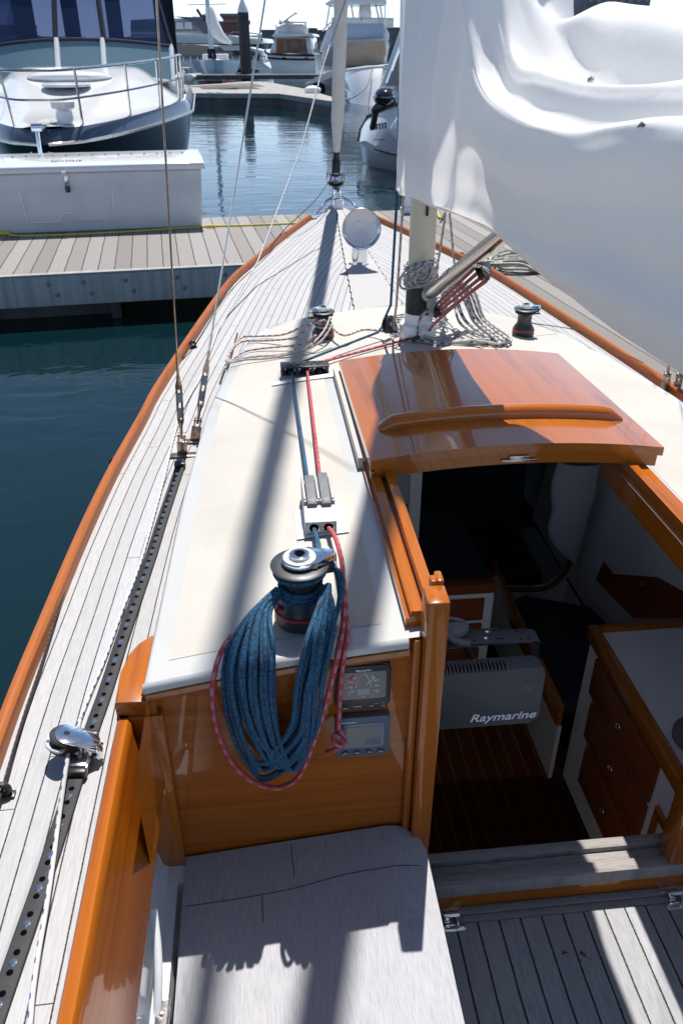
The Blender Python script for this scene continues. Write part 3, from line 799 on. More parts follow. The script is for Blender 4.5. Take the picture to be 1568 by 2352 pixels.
# ---------- winches ----------
def winch(cx,cy,zb,ang,k=1.0):
    X=Matrix.Translation((cx,cy,zb))@Matrix.Rotation(ang,4,'Z')@Matrix.Scale(k,4)
    mb=MB();mb.lathe([(.056,0),(.058,.006),(.057,.026),(.054,.028),(.055,.031),(.053,.040),(.046,.052),(.039,.062),(.0365,.075),(.037,.105),(.043,.113),(.052,.118),(.055,.122),(.050,.126),(.047,.130),(.050,.133),(.060,.136),(.0615,.139),(.058,.1415),(.040,.1425)],48,X)
    D=obj('winch',mb,M['drum'],boat,**W)
    mb=MB();mb.lathe([(.0575,.0265),(.0582,.028),(.0582,.031),(.0572,.0325)],48,X);obj('red_ring',mb,M['redl'],D,**W)
    mb=MB()
    n=20;pts=[(.038*math.cos(R(50)+i*R(260)/n),.038*math.sin(R(50)+i*R(260)/n)) for i in range(n+1)]
    pts+=[(.055,-.019),(.074,-.013),(.078,-.006),(.078,.006),(.074,.012),(.055,.019)]
    mb.prism(pts,.012,X@Matrix.Translation((0,0,.1445)),bev=.004)
    mb.box(.050,.078,-.010,.010,.118,.150,.003,X)
    obj('stripper_arm',mb,M['chrome'],D,**W)
    mb=MB();mb.box(.046,.079,-.009,.012,.108,.120,.003,X);mb.box(.052,.070,-.013,.006,.121,.142,.002,X);obj('feeder',mb,M['blackp'],D,**W)
    mb=MB();mb.lathe([(.034,.1565),(.034,.1585),(.022,.1585)],40,X);obj('engraved_ring',mb,plain('engraved_pale_ring',(.55,.55,.54),.4,metal=.5,var=.35,scale=260),D,**W)
    mb=MB();mb.lathe([(.021,.1580),(.022,.162),(.0205,.1655),(.018,.1665),(.0125,.1665),(.0115,.160)],36,X);obj('cap_nut',mb,M['chrome'],D,**W)
    mb=MB();st=[]
    for i in range(16):
        r_=.0118 if i%2==0 else .0088;st.append((r_*math.cos(math.pi*i/8),r_*math.sin(math.pi*i/8)))
    mb.prism(st,.0006,X@Matrix.Translation((0,0,.1662)));obj('socket',mb,M['hole'],D,**W)
    return D
WP=at(692,1412,z=1.142);WP.z=roofz(WP.x,WP.y)+.004
winch(WP.x,WP.y,WP.z,R(12),1.0)
WL_=at(742,775,z=1.09);WL_=at(742,775,z=roofz(WL_.x,WL_.y)+.004);winch(WL_.x,WL_.y,WL_.z,R(-168),.83)
WR_=at(1200,768,z=1.09);WR_=at(1200,768,z=roofz(WR_.x,WR_.y)+.004);winch(WR_.x,WR_.y,WR_.z,R(2),.83)
# pale bedding plates
def plate(x0,x1,y0,y1):
    mb=MB();P=[[ (x,y,roofz(x,y)+.0055) for x in (x0,(x0+x1)/2,x1)] for y in (y0,y1)];mb.grid(P);obj('bedding_plate',mb,M['white'],boat,**W)
CL=at(735,1165,z=1.15);CLx,CLy=.118,1.80
plate(CLx-.062,CLx+.070,1.655,1.80);plate(.06,.135,1.50,1.60);plate(.02,.255,2.76,2.80)
# ---------- clutch ----------
zc=roofz(CLx,1.8)+.0058
mb=MB()
for s in (-1,1):
    pass
prof=[(1.668,0),(1.660,.010),(1.664,.036),(1.690,.047),(1.745,.050),(1.78,.050),(1.852,.052),(1.862,.04),(1.865,0)]
for cx0,w in ((CLx-.0395,.079),):
    va=[mb.b.verts.new((cx0,y,zc+z)) for y,z in prof];vb=[mb.b.verts.new((cx0+w,y,zc+z)) for y,z in prof]
    mb.face(va);mb.face(vb[::-1])
    for i in range(len(prof)):
        j=(i+1)%len(prof);mb.face([va[i],vb[i],vb[j],va[j]])
for x in (-.0395,-.0035,.0325):
    mb.box(CLx+x,CLx+x+.007,1.735,1.855,zc+.048,zc+.064,.002)
for x in (-.0395,-.008,.001,.0325):
    mb.box(CLx+x,CLx+x+.008,1.728,1.742,zc+.044,zc+.060,.0015)
CB=obj('rope_clutch',mb,M['greyp'],boat,angle=35,**W)
LRx=(CLx-.0180,CLx+.0180)
for i,x in enumerate(LRx):
    mb=MB();dy=.0 if i==0 else .012
    prof=[(1.716,.044),(1.716,.058),(1.732,.065),(1.79+dy,.070),(1.842+dy,.075),(1.846+dy,.070),(1.842+dy,.060),(1.81,.055),(1.74,.05)]
    va=[mb.b.verts.new((x-.0125,y,zc+z)) for y,z in prof];vb=[mb.b.verts.new((x+.0125,y,zc+z)) for y,z in prof]
    mb.face(va);mb.face(vb[::-1])
    for a in range(len(prof)):
        b=(a+1)%len(prof);mb.face([va[a],vb[a],vb[b],va[b]])
    bmesh.ops.bevel(mb.b,geom=mb.b.edges[:],offset=.0022,segments=2,profile=.5,affect='EDGES')
    LV=obj('lever',mb,M['dgrey'],CB,**W)
    mb=MB();Mx=Matrix.Translation((x,1.6615,zc+.020))@Matrix.Rotation(R(90),4,'X')
    mb.lathe([(.0135,-.001),(.0150,.001),(.0135,.0026),(.0115,.001),(.0115,-.004)],28,Mx);obj('rope_eye_ring',mb,M['steel'],CB,**W)
    mb=MB();mb.lathe([(.0114,.0012),(.0001,.0012)],24,Mx);obj('rope_eye',mb,M['hole'],CB,**W)
# deck organiser
ox,oy=.148,2.84;zo=roofz(ox,oy)+.006
mb=MB();mb.box(ox-.092,ox+.092,oy-.030,oy+.030,zo+.030,zo+.038,.003);mb.box(ox-.092,ox+.092,oy-.028,oy+.028,zo,zo+.006,.002)
for x in (-.085,-.03,.028,.083):mb.lathe([(.0065,.004),(.0065,.032)],14,c=(ox+x,oy-.02,zo))
mb.box(ox-.090,ox-.075,oy-.022,oy+.022,zo+.005,zo+.031);mb.box(ox+.075,ox+.090,oy-.022,oy+.022,zo+.005,zo+.031)
DO=obj('deck_organiser',mb,M['blackp'],boat,**W)
mb=MB()
for x in (-.056,0,.056):
    mb.lathe([(.022,.006),(.015,.017),(.022,.029)],24,c=(ox+x,oy+.002,zo))
obj('sheave',mb,M['blackm'],DO,**W)
mb=MB()
for x in (-.048,-.02,.004,.03,.055):
    for y in (-.008,.012):mb.lathe([(.005,.0382),(.001,.0386)],10,c=(ox+x+y*.6,oy+y,zo))
obj('lightening_hole',mb,M['hole'],DO,**W)
# ---------- genoa track on port side deck ----------
T=[(415,1083),(375,1197),(350,1274),(318,1364),(282,1464),(243,1581),(210,1671),(165,1803),(112,1964),(78,2062),(40,2169),(5,2267)]
tp=[at(a,b,z=.835) for a,b in T];tp.append(tp[-1]*2-tp[-2]);tp.append(tp[-1]*2-tp[-2])
for p in tp:p.z=deckz(p.x,p.y)+.004
tp=catmull(tp,10)
mb=MB();P=[]
for i,p in enumerate(tp):
    t=(tp[min(i+1,len(tp)-1)]-tp[max(i-1,0)]).normalized();n=Vector((t.y,-t.x,0)).normalized()
    P.append([p+n*a+Vector((0,0,b)) for a,b in ((-.016,0),(-.0175,.004),(-.0175,.0075),(-.0155,.0085),(.0155,.0085),(.0175,.0075),(.0175,.004),(.016,0))])
V=mb.grid(P);mb.face(V[0][::-1]);TR=obj('genoa_track',mb,M['track'],boat,flat=True,**W)
# holes and screws
cum=[0]
for a,b in zip(tp,tp[1:]):cum.append(cum[-1]+(b-a).length)
def ontrack(s):
    for i in range(len(cum)-1):
        if cum[i+1]>=s:
            f=(s-cum[i])/(cum[i+1]-cum[i]);return tp[i].lerp(tp[i+1],f),(tp[i+1]-tp[i]).normalized()
    return tp[-1],(tp[-1]-tp[-2]).normalized()
hp_,sp_,lp_=[],[],[];s=.045;i=0
while s<cum[-1]-.03:
    p,t=ontrack(s);hp_.append(p)
    if i%2==0:
        q,t=ontrack(s+.0175);n=Vector((t.y,-t.x,0)).normalized();mm=Matrix((t,n,Vector((0,0,1)))).transposed().to_4x4();mm.translation=q;sp_.append(mm)
    s+=.035;i+=1
mb=MB();mb.lathe([(.0060,.0086),(.0001,.0088)],14);scatter('pin_hole',mb,M['hole'],TR,hp_)
mb=MB();mb.lathe([(.0070,.0084),(.0064,.0094),(.0050,.0097),(.0001,.0098)],18);mb.box(-.005,.005,-.0007,.0007,.0098,.0101);scatter('track_screw',mb,M['chrome'],TR,sp_)
p,t=tp[0],(tp[1]-tp[0]).normalized();mb=MB();mb.box(-.020,.020,-.012,.018,0,.022,.003,Matrix.Translation(p));obj('end_stop',mb,M['blackp'],TR,**W)
# ---------- shroud chainplates and turnbuckles ----------
def shroud(base,top,gap,ang):
    b=Vector(base);b.z=deckz(b.x,b.y)+.006;d=(Vector(top)-b).normalized()
    mb=MB();mb.tube([b+d*.335,b+d*.42],.0048,10);mb.tube([b+d*.40,Vector(top)],.0033,8);S=obj('shroud',mb,M['rust'] if gap else M['steel'],boat,**W)
    mb=MB();side=Vector((1,0,0));ax=d.cross(side).normalized();side=ax.cross(d).normalized()
    mb.box(-.046,.052,-.020,.014,-.004,.003,.003,Matrix.Translation(b))
    # tang plate
    mb.obox(b+d*.028+Vector((0,0,.0)),side*.019,ax*.003,d*.030,.002)
    obj('chainplate',mb,M['rust'],S,**W)
    mb=MB();c=b+d*.075
    mb.obox(b+d*.072-side*.011,side*.003,ax*.009,d*.022,.002);mb.obox(b+d*.072+side*.011,side*.003,ax*.009,d*.022,.002)
    mb.tube([b+d*.082-side*.018,b+d*.082+side*.018],.0045,10)
    mb.tube([b+d*.07,b+d*.15],.0058,10)
    for sg in (-1,1):mb.tube([b+d*.128+side*sg*.003,b+d*.145+side*sg*.0085,b+d*.29+side*sg*.0085,b+d*.312+side*sg*.003],.0042,8)
    mb.tube([b+d*.120,b+d*.142],[.007,.009],12);mb.tube([b+d*.292,b+d*.325],[.009,.007],12)
    mb.tube([b+d*.275,b+d*.36],.0050,10)
    obj('turnbuckle',mb,M['rust'],S,**W)
    for q in ((.165,.20),(.228,.262)):
        mb=MB();mb.tube([b+d*q[0],b+d*q[1]],[.0128,.0128],14);obj('tape_wrap',mb,plain('grey_tape',(.27,.27,.29),.6),S,**W)
SB1=at(420,1050,z=.845);SB2=at(448,1020,z=.845)
r1=ray(360,0)
# shroud tops: first to spreader tip, second to mast
t1=C0+ray(360,0)*(2.60/ray(360,0).y);t2=C0+ray(610,0)*(3.05/ray(610,0).y)
e1=SB1+(t1-SB1)*3.0;e2=SB2+(t2-SB2)*2.5
shroud(SB1,e1,True,0);shroud(SB2,e2,False,0)
# the pair to starboard stands by the rail, its wires hidden by the sail
for px_,k in ((1530,0),(1556,1)):
    b_=at(px_,880,z=.90);e_=Vector((1.72,2.9,9.0)) if k else Vector((1.3,3.1,7.5));shroud(b_,e_,False,0)
# ---------- mast ----------
mx,my=.65,3.2;zm=roofz(mx,my)
mb=MB();mb.lathe([(.053,.10),(.053,11.0)],40,Matrix.Translation((mx,my,zm)));MA=obj('mast',mb,M['mast'],boat,**W)
mb=MB();mb.lathe([(.0565,.108),(.057,.112),(.057,.215),(.054,.22)],40,Matrix.Translation((mx,my,zm)));obj('mast_band',mb,plain('chipped_black_band',(.02,.02,.022),.5,var=.5,scale=40),MA,**W)
mb=MB();mb.lathe([(.078,-.01),(.078,.06),(.072,.066),(.062,.068),(.0595,.075),(.0595,.108),(.057,.109)],12,Matrix.Translation((mx,my,zm)));obj('mast_boot',mb,M['white'],MA,angle=30,**W)
mb=MB();mb.box(mx+.03,mx+.075,my-.075,my-.03,zm+.105,zm+.125,.004);mb.box(mx+.02,mx+.055,my-.09,my-.04,zm+.125,zm+.225,.006);obj('vang_bracket',mb,M['greyp'],MA,**W)
mb=MB();mb.box(mx-.004,mx+.006,my-.066,my-.052,zm+.50,zm+.60,.003);mb.box(mx-.008,mx+.010,my-.074,my-.052,zm+.57,zm+.60,.003);obj('halyard_cleat',mb,M['blackp'],MA,**W)
# spreaders
mb=MB();mb.tube([(mx,my,7.5),(mx-.9,my-.25,7.55)],.02,8);mb.tube([(mx,my,7.5),(mx+.9,my-.25,7.55)],.02,8);obj('spreader',mb,M['mast'],MA,**W)
# rigid vang
va_=Vector((mx+.022,my-.085,zm+.205));vb_=at(1128,560,x=.70);vd=(vb_-va_).normalized();VL=(1.93-va_.z)/vd.z
mb=MB();mb.tube([va_,va_+vd*VL],.0265,28);VG=obj('boom_vang',mb,plain('aluminium_vang_tube',(.60,.58,.54),.24,metal=1,var=.03,scale=3,rvar=.03),boat,**W)
mb=MB();mb.tube([va_+vd*VL*.75,va_+vd*VL],.030,28);mb.tube([va_-vd*.012,va_+vd*.03],.029,24);mb.obox(va_-vd*.03,Vector((.012,0,0)),vd*.03,vd.cross(Vector((1,0,0))).normalized()*.014,.003);obj('vang_fitting',mb,M['greyp'],VG,**W)
boomz=1.99
mb=MB();mb.tube([(mx,my-.07,boomz-.06),(mx+.01,.2,boomz+.01),(mx+.03,-1.4,boomz+.03)],.05,24);obj('boom',mb,M['mast'],boat,**W)
# lettering plate on vang
lp=va_.lerp(vb_,.42);xx=vd;nn=Vector((-.62,-.55,.55));nn=(nn-xx*nn.dot(xx)).normalized();yy_=nn.cross(xx).normalized()
Mt=Matrix((xx,yy_,nn)).transposed().to_4x4();Mt.translation=lp+nn*.0275
mb=MB();mb.box(-.05,.05,-.011,.011,-.004,.0004,.001,Mt);o=obj('maker_plate',mb,plain('pale_red_plate',(.42,.20,.18),.4,metal=.5),VG,**W)
mb=MB();mb.box(-.036,.03,-.005,.004,.0006,.0014,0,Mt);obj('worn_lettering',mb,M['letter'],o,**W)
# ---------- stem fitting, furler base ----------
mb=MB()
mb.box(XC-.045,XC+.045,6.66,6.80,1.03,1.135,.006)
for s in (-1,1):
    pts=[(XC+s*.03,6.80,1.13),(XC+s*.10,6.70,1.11),(XC+s*.155,6.60,1.065),(XC+s*.20,6.50,1.055)]
    mb.tube(catmull(pts,4),.013,10)
    pts=[(XC+s*.05,6.70,1.05),(XC+s*.12,6.60,1.045),(XC+s*.19,6.49,1.045)];mb.tube(catmull(pts,4),.011,10)
    mb.box(XC+s*.205-.02,XC+s*.205+.02,6.44,6.52,1.03,1.06,.004)
mb.box(XC-.03,XC-.018,6.74,6.86,1.10,1.20,.004);mb.box(XC+.018,XC+.03,6.74,6.86,1.10,1.20,.004)
obj('stem_fitting',mb,M['chrome'],boat,**W)
mb=MB();mb.box(XC-.036,XC+.036,6.652,6.659,1.05,1.134,.004);obj('stem_cover',mb,M['white'],boat,**W)
# ---------- cowl ventilator ----------
vy=5.16;vz=deckz(XC,vy)
cw_=at(820,597,z=vz).x
mb=MB();mb.lathe([(.062,0),(.062,.004),(.05,.006)],32,c=(cw_,vy,vz+.003));mb.lathe([(.052,.005),(.050,.10)],32,c=(cw_,vy,vz));
P=[];cen=Vector((cw_,vy,vz+.10))
for i in range(13):
    t=i/12;a=R(82)*t;rr=.046+.074*max(0,(t-.25)/.75)**1.4
    c=cen+Vector((0,-.10*(1-math.cos(a)),.085*math.sin(a)+.055*t))
    ax=Vector((0,-math.sin(a),math.cos(a)));u_=Vector((1,0,0));v_=ax.cross(u_)
    P.append([c+u_*rr*math.cos(2*math.pi*k/32)+v_*rr*math.sin(2*math.pi*k/32) for k in range(32)])
mb.grid(P,closeu=True);CV=obj('cowl_ventilator',mb,M['chrome'],boat,**W)
mb=MB();P2=[]
ce=sum(P[-1],Vector())/32;axd=Vector((0,-1,.14)).normalized()
u_=Vector((1,0,0));v_=axd.cross(u_).normalized()
for rr,dp in ((.1195,.002),(.117,-.004),(.104,-.022),(.082,-.042),(.056,-.056),(.046,-.070),(.001,-.085)):
    P2.append([ce+axd*dp+(u_*math.cos(2*math.pi*k/32)+v_*math.sin(2*math.pi*k/32))*rr for k in range(32)])
mb.grid(P2,closeu=True)
m,p,t=newmat('cowl_white_enamel',(.68,.68,.70),.35);g=N(t)
v=g.coord();f=g.noise(v,38,4,.7);c=g.mix(g.math('MULTIPLY',g.math('GREATER_THAN',f,.66),.7),(.66,.66,.69),(.36,.22,.10));g.l(c,p.inputs['Base Color'])
obj('cowl_mouth',mb,m,CV,**W)
mb=MB();mb.tube([ce+axd*.003+(u_*math.cos(2*math.pi*k/40)+v_*math.sin(2*math.pi*k/40))*.1205 for k in range(40)],.0028,6,closed=True);obj('cowl_rim',mb,M['rust'],CV,**W)
mb=MB();mb.lathe([(.0045,0),(.0045,.01),(.003,.014)],12,c=(XC-.075,5.15,deckz(XC,5.15)+.004));obj('deck_stud',mb,M['blackm'],boat,**W)
# ---------- fairleads ----------
def fairlead(p,k=1):
    p=Vector(p);p.z=deckz(p.x,p.y)+.002;mb=MB()
    mb.box(-.022*k,.022*k,-.009*k,.009*k,0,.006,.002,Matrix.Translation(p))
    mb.tube([p+Vector((.013*k*math.cos(t),0,.018*k+.013*k*math.sin(t))) for t in [i*math.pi/10 for i in range(20)]],.0062*k,8,closed=True)
    obj('fairlead',mb,M['blackp'],boat,**W);return p+Vector((0,0,.018*k))
FL=[fairlead(at(440,768,z=.95)),fairlead(at(262,1060,z=.86),1.05),fairlead(at(4,1812,z=.835),1.1)]
# ---------- instruments on the bulkhead ----------
def local_frame(x,z,y=YB): return Matrix.Translation((x,y,z))@Matrix.Rotation(R(90),4,'X')
def rrect(w,h,r,n=5,cxx=0,cyy=0):
    pts=[]
    for (sx,sy,a0) in ((1,1,0),(-1,1,90),(-1,-1,180),(1,-1,270)):
        for i in range(n+1):
            a=R(a0+90*i/n);pts.append((cxx+sx*(w/2-r)+r*math.cos(a),cyy+sy*(h/2-r)+r*math.sin(a)))
    return pts
p=at(834,1579,y=YB-.02);L1=local_frame(p.x,p.z)@Matrix.Diagonal((1.07,1.14,1,1))
mb=MB();mb.prism(rrect(.110,.112,.016),.018,L1,bev=.004);I1=obj('wind_instrument',mb,M['blackm'],boat,**W)
mb=MB();mb.prism(rrect(.104,.106,.015),.003,L1@Matrix.Translation((0,-.001,.018)),bev=.001);obj('bezel',mb,M['blackp'],I1,**W)
mb=MB();mb.prism(rrect(.090,.066,.004),.001,L1@Matrix.Translation((0,.006,.0211)));
m,pp,tt=newmat('wind_display',(.12,.115,.11),.18,0,.3);DS=obj('display',mb,m,I1,**W)
LZ=L1@Matrix.Translation((0,.004,.0223))
mb=MB()
def arc(mb,r0,r1,a0,a1,n=12):
    P=[[(r*math.sin(R(a0+(a1-a0)*i/n)),r*math.cos(R(a0+(a1-a0)*i/n)),0) for i in range(n+1)] for r in (r0,r1)]
    mb.grid([[LZ@Vector(q) for q in row] for row in P])
arc(mb,.030,.036,-62,-24);obj('port_arc',mb,M['inred'],DS,flat=True,**W)
mb=MB();arc(mb,.030,.036,24,62);obj('starboard_arc',mb,M['ingreen'],DS,flat=True,**W)
mb=MB()
def tick(a,r0,r1,w=.0005):
    s_,c_2=math.sin(R(a)),math.cos(R(a));n=Vector((c_2,-s_,0))*w;a_=Vector((s_*r0,c_2*r0,.0004));b_=Vector((s_*r1,c_2*r1,.0004))
    mb.poly([LZ@(a_-n),LZ@(a_+n),LZ@(b_+n),LZ@(b_-n)])
for a in (30,60,90,120,150):
    for s in (-1,1):
        tick(a*s,.029 if a<90 else .030,.036 if a<130 else .035)
        for q in (10,20):tick((a+q)*s,.0325,.0335,.0005)
tick(180,.024,.029)
tick(47,.008,.031,.0008)
for s in (-1,1):
    prev=None
    for i in range(9):
        t=i/8;x=s*.015*math.sin(t*math.pi/2)**.8;y=.033-.036*t
        if prev:
            a_=Vector((prev[0],prev[1],.0004));b_=Vector((x,y,.0004));n=Vector((.0004,.0002,0));mb.poly([LZ@(a_-n),LZ@(a_+n),LZ@(b_+n),LZ@(b_-n)])
        prev=(x,y)
for cx2,s in ((.027,-1),(.040,1)): # chevrons on buttons
    for k in (-1,1):
        a_=Vector((cx2-.003*k if 0 else cx2,-.0475-.0012*s+0,.0004)) if 0 else Vector((cx2+.003*k,-.0445+.0012*-s,.0004))
        b_=Vector((cx2,-.0445+.0012*s,.0004));n=Vector((.0,.00035,0));mb.poly([LZ@(a_-n),LZ@(a_+n),LZ@(b_+n),LZ@(b_-n)])
obj('dial_marks',mb,M['letter'],DS,flat=True,**W)
mb=MB();mb.prism(rrect(.024,.016,.001,cyy=-.013),.0004,LZ);obj('data_box',mb,plain('pale_data_box',(.30,.32,.31),.5),DS,**W)
def tx(s_,x,y,size,par=DS,mat='letter',Lf=None,b=.0,sx=1):text('lettering',s_,size,(Lf or LZ)@Matrix.Translation((x,y,.0006)),M[mat],par,True,ext=.0002,bold=b,sx=sx)
for s in (-1,1):
    tx('30',s*.0185,.0225,.0075);tx('60',s*.0245,.0135,.0075);tx('90',s*.0255,.0005,.0075);tx('120',s*.0245,-.0105,.0075)
tx('Raymarine',0,.0395,.0062,I1,b=.0002,sx=1.2)
tx('Display',-.036,-.052,.0042,I1);tx('True/App',-.012,-.049,.0042,I1);tx('VMG',.016,-.0505,.0042,I1);tx('Tack',.0405,-.051,.0042,I1)
# chevron marks were placed beside VMG and Tack
p=at(834,1693,y=YB-.02);L2=local_frame(p.x,p.z)@Matrix.Diagonal((1.07,1.14,1,1))
mb=MB();mb.prism(rrect(.112,.104,.010),.020,L2,bev=.004);I2=obj('depth_instrument',mb,M['inst_grey'],boat,**W)
mb=MB();mb.prism(rrect(.084,.064,.005),.0012,L2@Matrix.Translation((0,.004,.020)),bev=.0004);obj('display_surround',mb,plain('pale_blue_grey_surround',(.20,.24,.33),.4),I2,**W)
mb=MB();mb.prism(rrect(.072,.050,.002),.0008,L2@Matrix.Translation((0,.004,.0214)));obj('display',mb,M['lcd'],I2,**W)
LQ=L2@Matrix.Translation((0,0,.0204))
tx('Raymarine',-.030,.0415,.0065,I2,Lf=LQ,b=.0002,sx=1.2)
for i,wd in enumerate(('DEPTH','SPEED','TRIP','RESET')):
    x=-.0375+.025*i;mb=MB();mb.prism([(x+.0078*math.cos(a*math.pi/10),-.041+.0055*math.sin(a*math.pi/10)) for a in range(20)],.003,LQ,bev=.001);B=obj('button',mb,M['screen'],I2,**W)
    tx(wd,x,-.041,.0038,B,Lf=LQ@Matrix.Translation((0,0,.003)))
# ================= things aboard =================
# ---------- chart plotter on its swing bracket inside the companionway ----------
pl=[at(1253,1513,y=1.40),at(1249,1655,y=1.40)]
px1=pl[0].x;pz1=pl[0].z-.004;hgt=.185
pt=thing('chart_plotter','dark grey chart plotter display on a swing arm inside the companionway','chart plotter',(px1-.17,1.40,pz1-.1))
Lp=Matrix.Translation((px1-.17,1.40,pz1-hgt/2))@Matrix.Rotation(R(90),4,'X')@Matrix.Rotation(R(0),4,'Z')
mb=MB();mb.prism(rrect(.33,hgt,.022),.045,Lp@Matrix.Translation((0,0,-.02)),bev=.008);H=obj('housing',mb,M['plot'],pt,**W)
mb=MB()
for k in range(22):
    x=px1-.30+.0092*k;mb.box(x,x+.0045,1.372,1.402,pz1-.002,pz1+.012,.001)
obj('cooling_fins',mb,M['plot'],H,**W)
text('lettering','Raymarine',.036,Lp@Matrix.Translation((.072,-.062,.0262)),M['letter'],H,True,bold=.0006,shear=.25,sx=1.1)
text('lettering','R',.045,Lp@Matrix.Translation((.118,.030,.0254)),plain('graphite_relief',(.075,.08,.088),.5,var=0),H,True,bold=.0012,shear=.3,sx=1.4)
mb=MB();mb.prism(rrect(.062,.014,.004),.016,Lp@Matrix.Translation((.045,-hgt/2-.006,-.01)),bev=.002);obj('clip',mb,M['plot'],H,**W)
za=at(1180,1455,y=1.50).z
mb=MB();xa=at(1215,1450,y=1.50).x
mb.box(xa-.36,xa,1.465,1.515,za-.004,za+.002,.001)
prof=catmull([(xa-.002,0,za-.001),(xa+.018,0,za-.006),(xa+.026,0,za-.026),(xa+.026,0,za-.10)],6)
mb.grid([[Vector((q.x,y_,q.z)) for q in prof] for y_ in (1.465,1.515)])
mb.grid([[Vector((q.x-.006,y_,q.z-.004)) for q in prof] for y_ in (1.465,1.515)])
mb.box(xa-.20,xa-.075,1.462,1.518,za+.002,za+.008,.001)
BK=obj('bracket',mb,M['plot'],pt,**W)
mb=MB()
for x,y in ((-.12,1.478),(-.11,1.502)):mb.lathe([(.006,0),(.006,.003),(.003,.005)],14,c=(xa+x,y,za+.008))
obj('bolt',mb,M['chrome'],BK,**W)
mb=MB()
for x in (-.19,-.15,-.09,-.08,-.03,-.01):
    for y in (1.474,1.507):mb.lathe([(.003,.0086 if x<-.076 else .0026),(.0001,.0088 if x<-.076 else .0028)],10,c=(xa+x,y,za))
obj('bolt_hole',mb,M['hole'],BK,**W)
mb=MB();c=at(1045,1440,y=1.50);mb.sphere((c.x-.012,1.50,c.z-.004),.032,(1.5,1,.8),14);mb.tube(catmull([(c.x-.03,1.48,c.z),(c.x+.0,1.47,c.z-.022),(c.x+.03,1.47,c.z-.03)],5),.011,10)
mb.tube(catmull([(c.x-.06,1.5,c.z+.035),(c.x-.02,1.5,c.z+.03),(c.x+.02,1.5,c.z+.018)],5),.004,8)
obj('swivel_joint',mb,M['dgrey'],pt,**W)
mb=MB();mb.tube(catmull([(c.x+.01,1.50,c.z-.03),(c.x+.04,1.46,c.z-.07),(c.x+.055,1.42,c.z-.10)],6),.007,8);obj('cable',mb,M['blackp'],pt,**W)
# ---------- canvas bag hanging in the forward opening ----------
mb=MB();yb=2.86
ol=[(1308,1068),(1370,1085),(1362,1140),(1345,1210),(1330,1262),(1318,1285),(1300,1278),(1270,1250),(1256,1225),(1258,1200),(1268,1170),(1262,1140),(1268,1098)]
zs_=[at(a,b,y=yb) for a,b in ol]
rows=[]
for k in range(19):
    t=k/18;zt=.0
    pa=catmull([at(1282,1060,y=yb),at(1266,1100,y=yb),at(1264,1140,y=yb),at(1267,1175,y=yb),at(1257,1212,y=yb),at(1268,1248,y=yb),at(1300,1280,y=yb),at(1317,1287,y=yb)],3)
    pb=catmull([at(1380,1060,y=yb),at(1372,1090,y=yb),at(1364,1140,y=yb),at(1352,1185,y=yb),at(1342,1225,y=yb),at(1332,1255,y=yb),at(1322,1280,y=yb),at(1319,1288,y=yb)],3)
for i in range(len(pa)):
    a,b=pa[i],pb[i];row=[]
    for j in range(20):
        an=2*math.pi*j/20;c=(a+b)/2;h=(b-a)/2;w=noise.noise(Vector((j*.35,i*.4,3)))*.10
        row.append(c+h*math.cos(an)*(1+w*.5)+Vector((0,-.045*math.sin(an)*(1+2*w),0)))
    rows.append(row)
mb.grid(rows,closeu=True);solo('canvas_bag',mb,M['bag'],'crumpled white canvas bag hanging beside the dark forward cabin opening','bag',tuple((pa[0]+pb[0])/2))
# ---------- mainsail bundled over the boom ----------
# ring stations (y, [(x,z) bottom .. port side .. top .. starboard .. bottom])
def SR(sh,va,cr,rg,tp,lo=1.738,x0=0.):
    return [(.70,lo),(.61,lo+.030),(.545,lo+.095),(.508,lo+(sh-lo)*.62),(.490,sh),(.508,sh+.028),(.541,va-.010),(.549,cr-.012),(.570,cr+.006),(.640,cr-.035),(.706,cr-.022),(.730,tp-.012),(.815,tp-.006),(.94,tp-.22),(.925,lo+.10),(.82,lo+.015)]
SL_=[(.645,1.712),(.575,1.742),(.528,1.785),(.497,2.05),(.490,2.60),(.498,2.74),(.508,2.80),(.53,2.90),(.56,3.0),(.60,3.05),(.66,3.1),(.72,3.1),(.79,2.9),(.81,2.4),(.79,1.95),(.72,1.725)]
SA=[(.640,1.692),(.540,1.738),(.503,1.748),(.499,1.85),(.487,2.50),(.495,2.74),(.505,2.80),(.53,2.90),(.56,3.0),(.60,3.05),(.66,3.1),(.72,3.1),(.77,2.9),(.79,2.4),(.78,1.95),(.72,1.70)]
SM=[(.69,1.752),(.60,1.785),(.545,1.86),(.500,2.02),(.490,2.29),(.495,2.40),(.512,2.46),(.528,2.50),(.545,2.52),(.575,2.49),(.61,2.41),(.66,2.33),(.70,2.29),(.80,2.15),(.84,1.9),(.79,1.76)]
ST=[(2.95,SA),(2.66,[(x,z+(.012 if i in(0,1,2,15) else 0)) for i,(x,z) in enumerate(SL_)]),(2.36,[(x,z+(.040 if i in(0,1,2,15) else 0)) for i,(x,z) in enumerate(SL_)]),(2.10,SM),(1.92,SR(2.12,2.155,2.20,2.23,2.268,1.752)),(1.68,SR(2.065,2.10,2.145,2.20,2.250)),(1.36,SR(2.06,2.10,2.140,2.185,2.232)),(1.05,SR(2.082,2.118,2.150,2.18,2.235,1.742)),(.75,SR(2.10,2.14,2.17,2.20,2.25,1.750)),(.3,SR(2.10,2.14,2.17,2.20,2.26,1.77)),(-.3,SR(2.10,2.14,2.17,2.20,2.26,1.77)),(-.9,SR(2.10,2.14,2.17,2.20,2.26,1.77))]
ctrl=[[Vector((x+.0,y,z+(.012 if i>6 else 0))) for x,z in prof] for i,(y,prof) in enumerate(ST)]
rings=[catmull(r,12,closed=True) for r in ctrl]
nr=len(rings[0]);colsP=[catmull([rings[i][j] for i in range(len(rings))],16) for j in range(nr)]
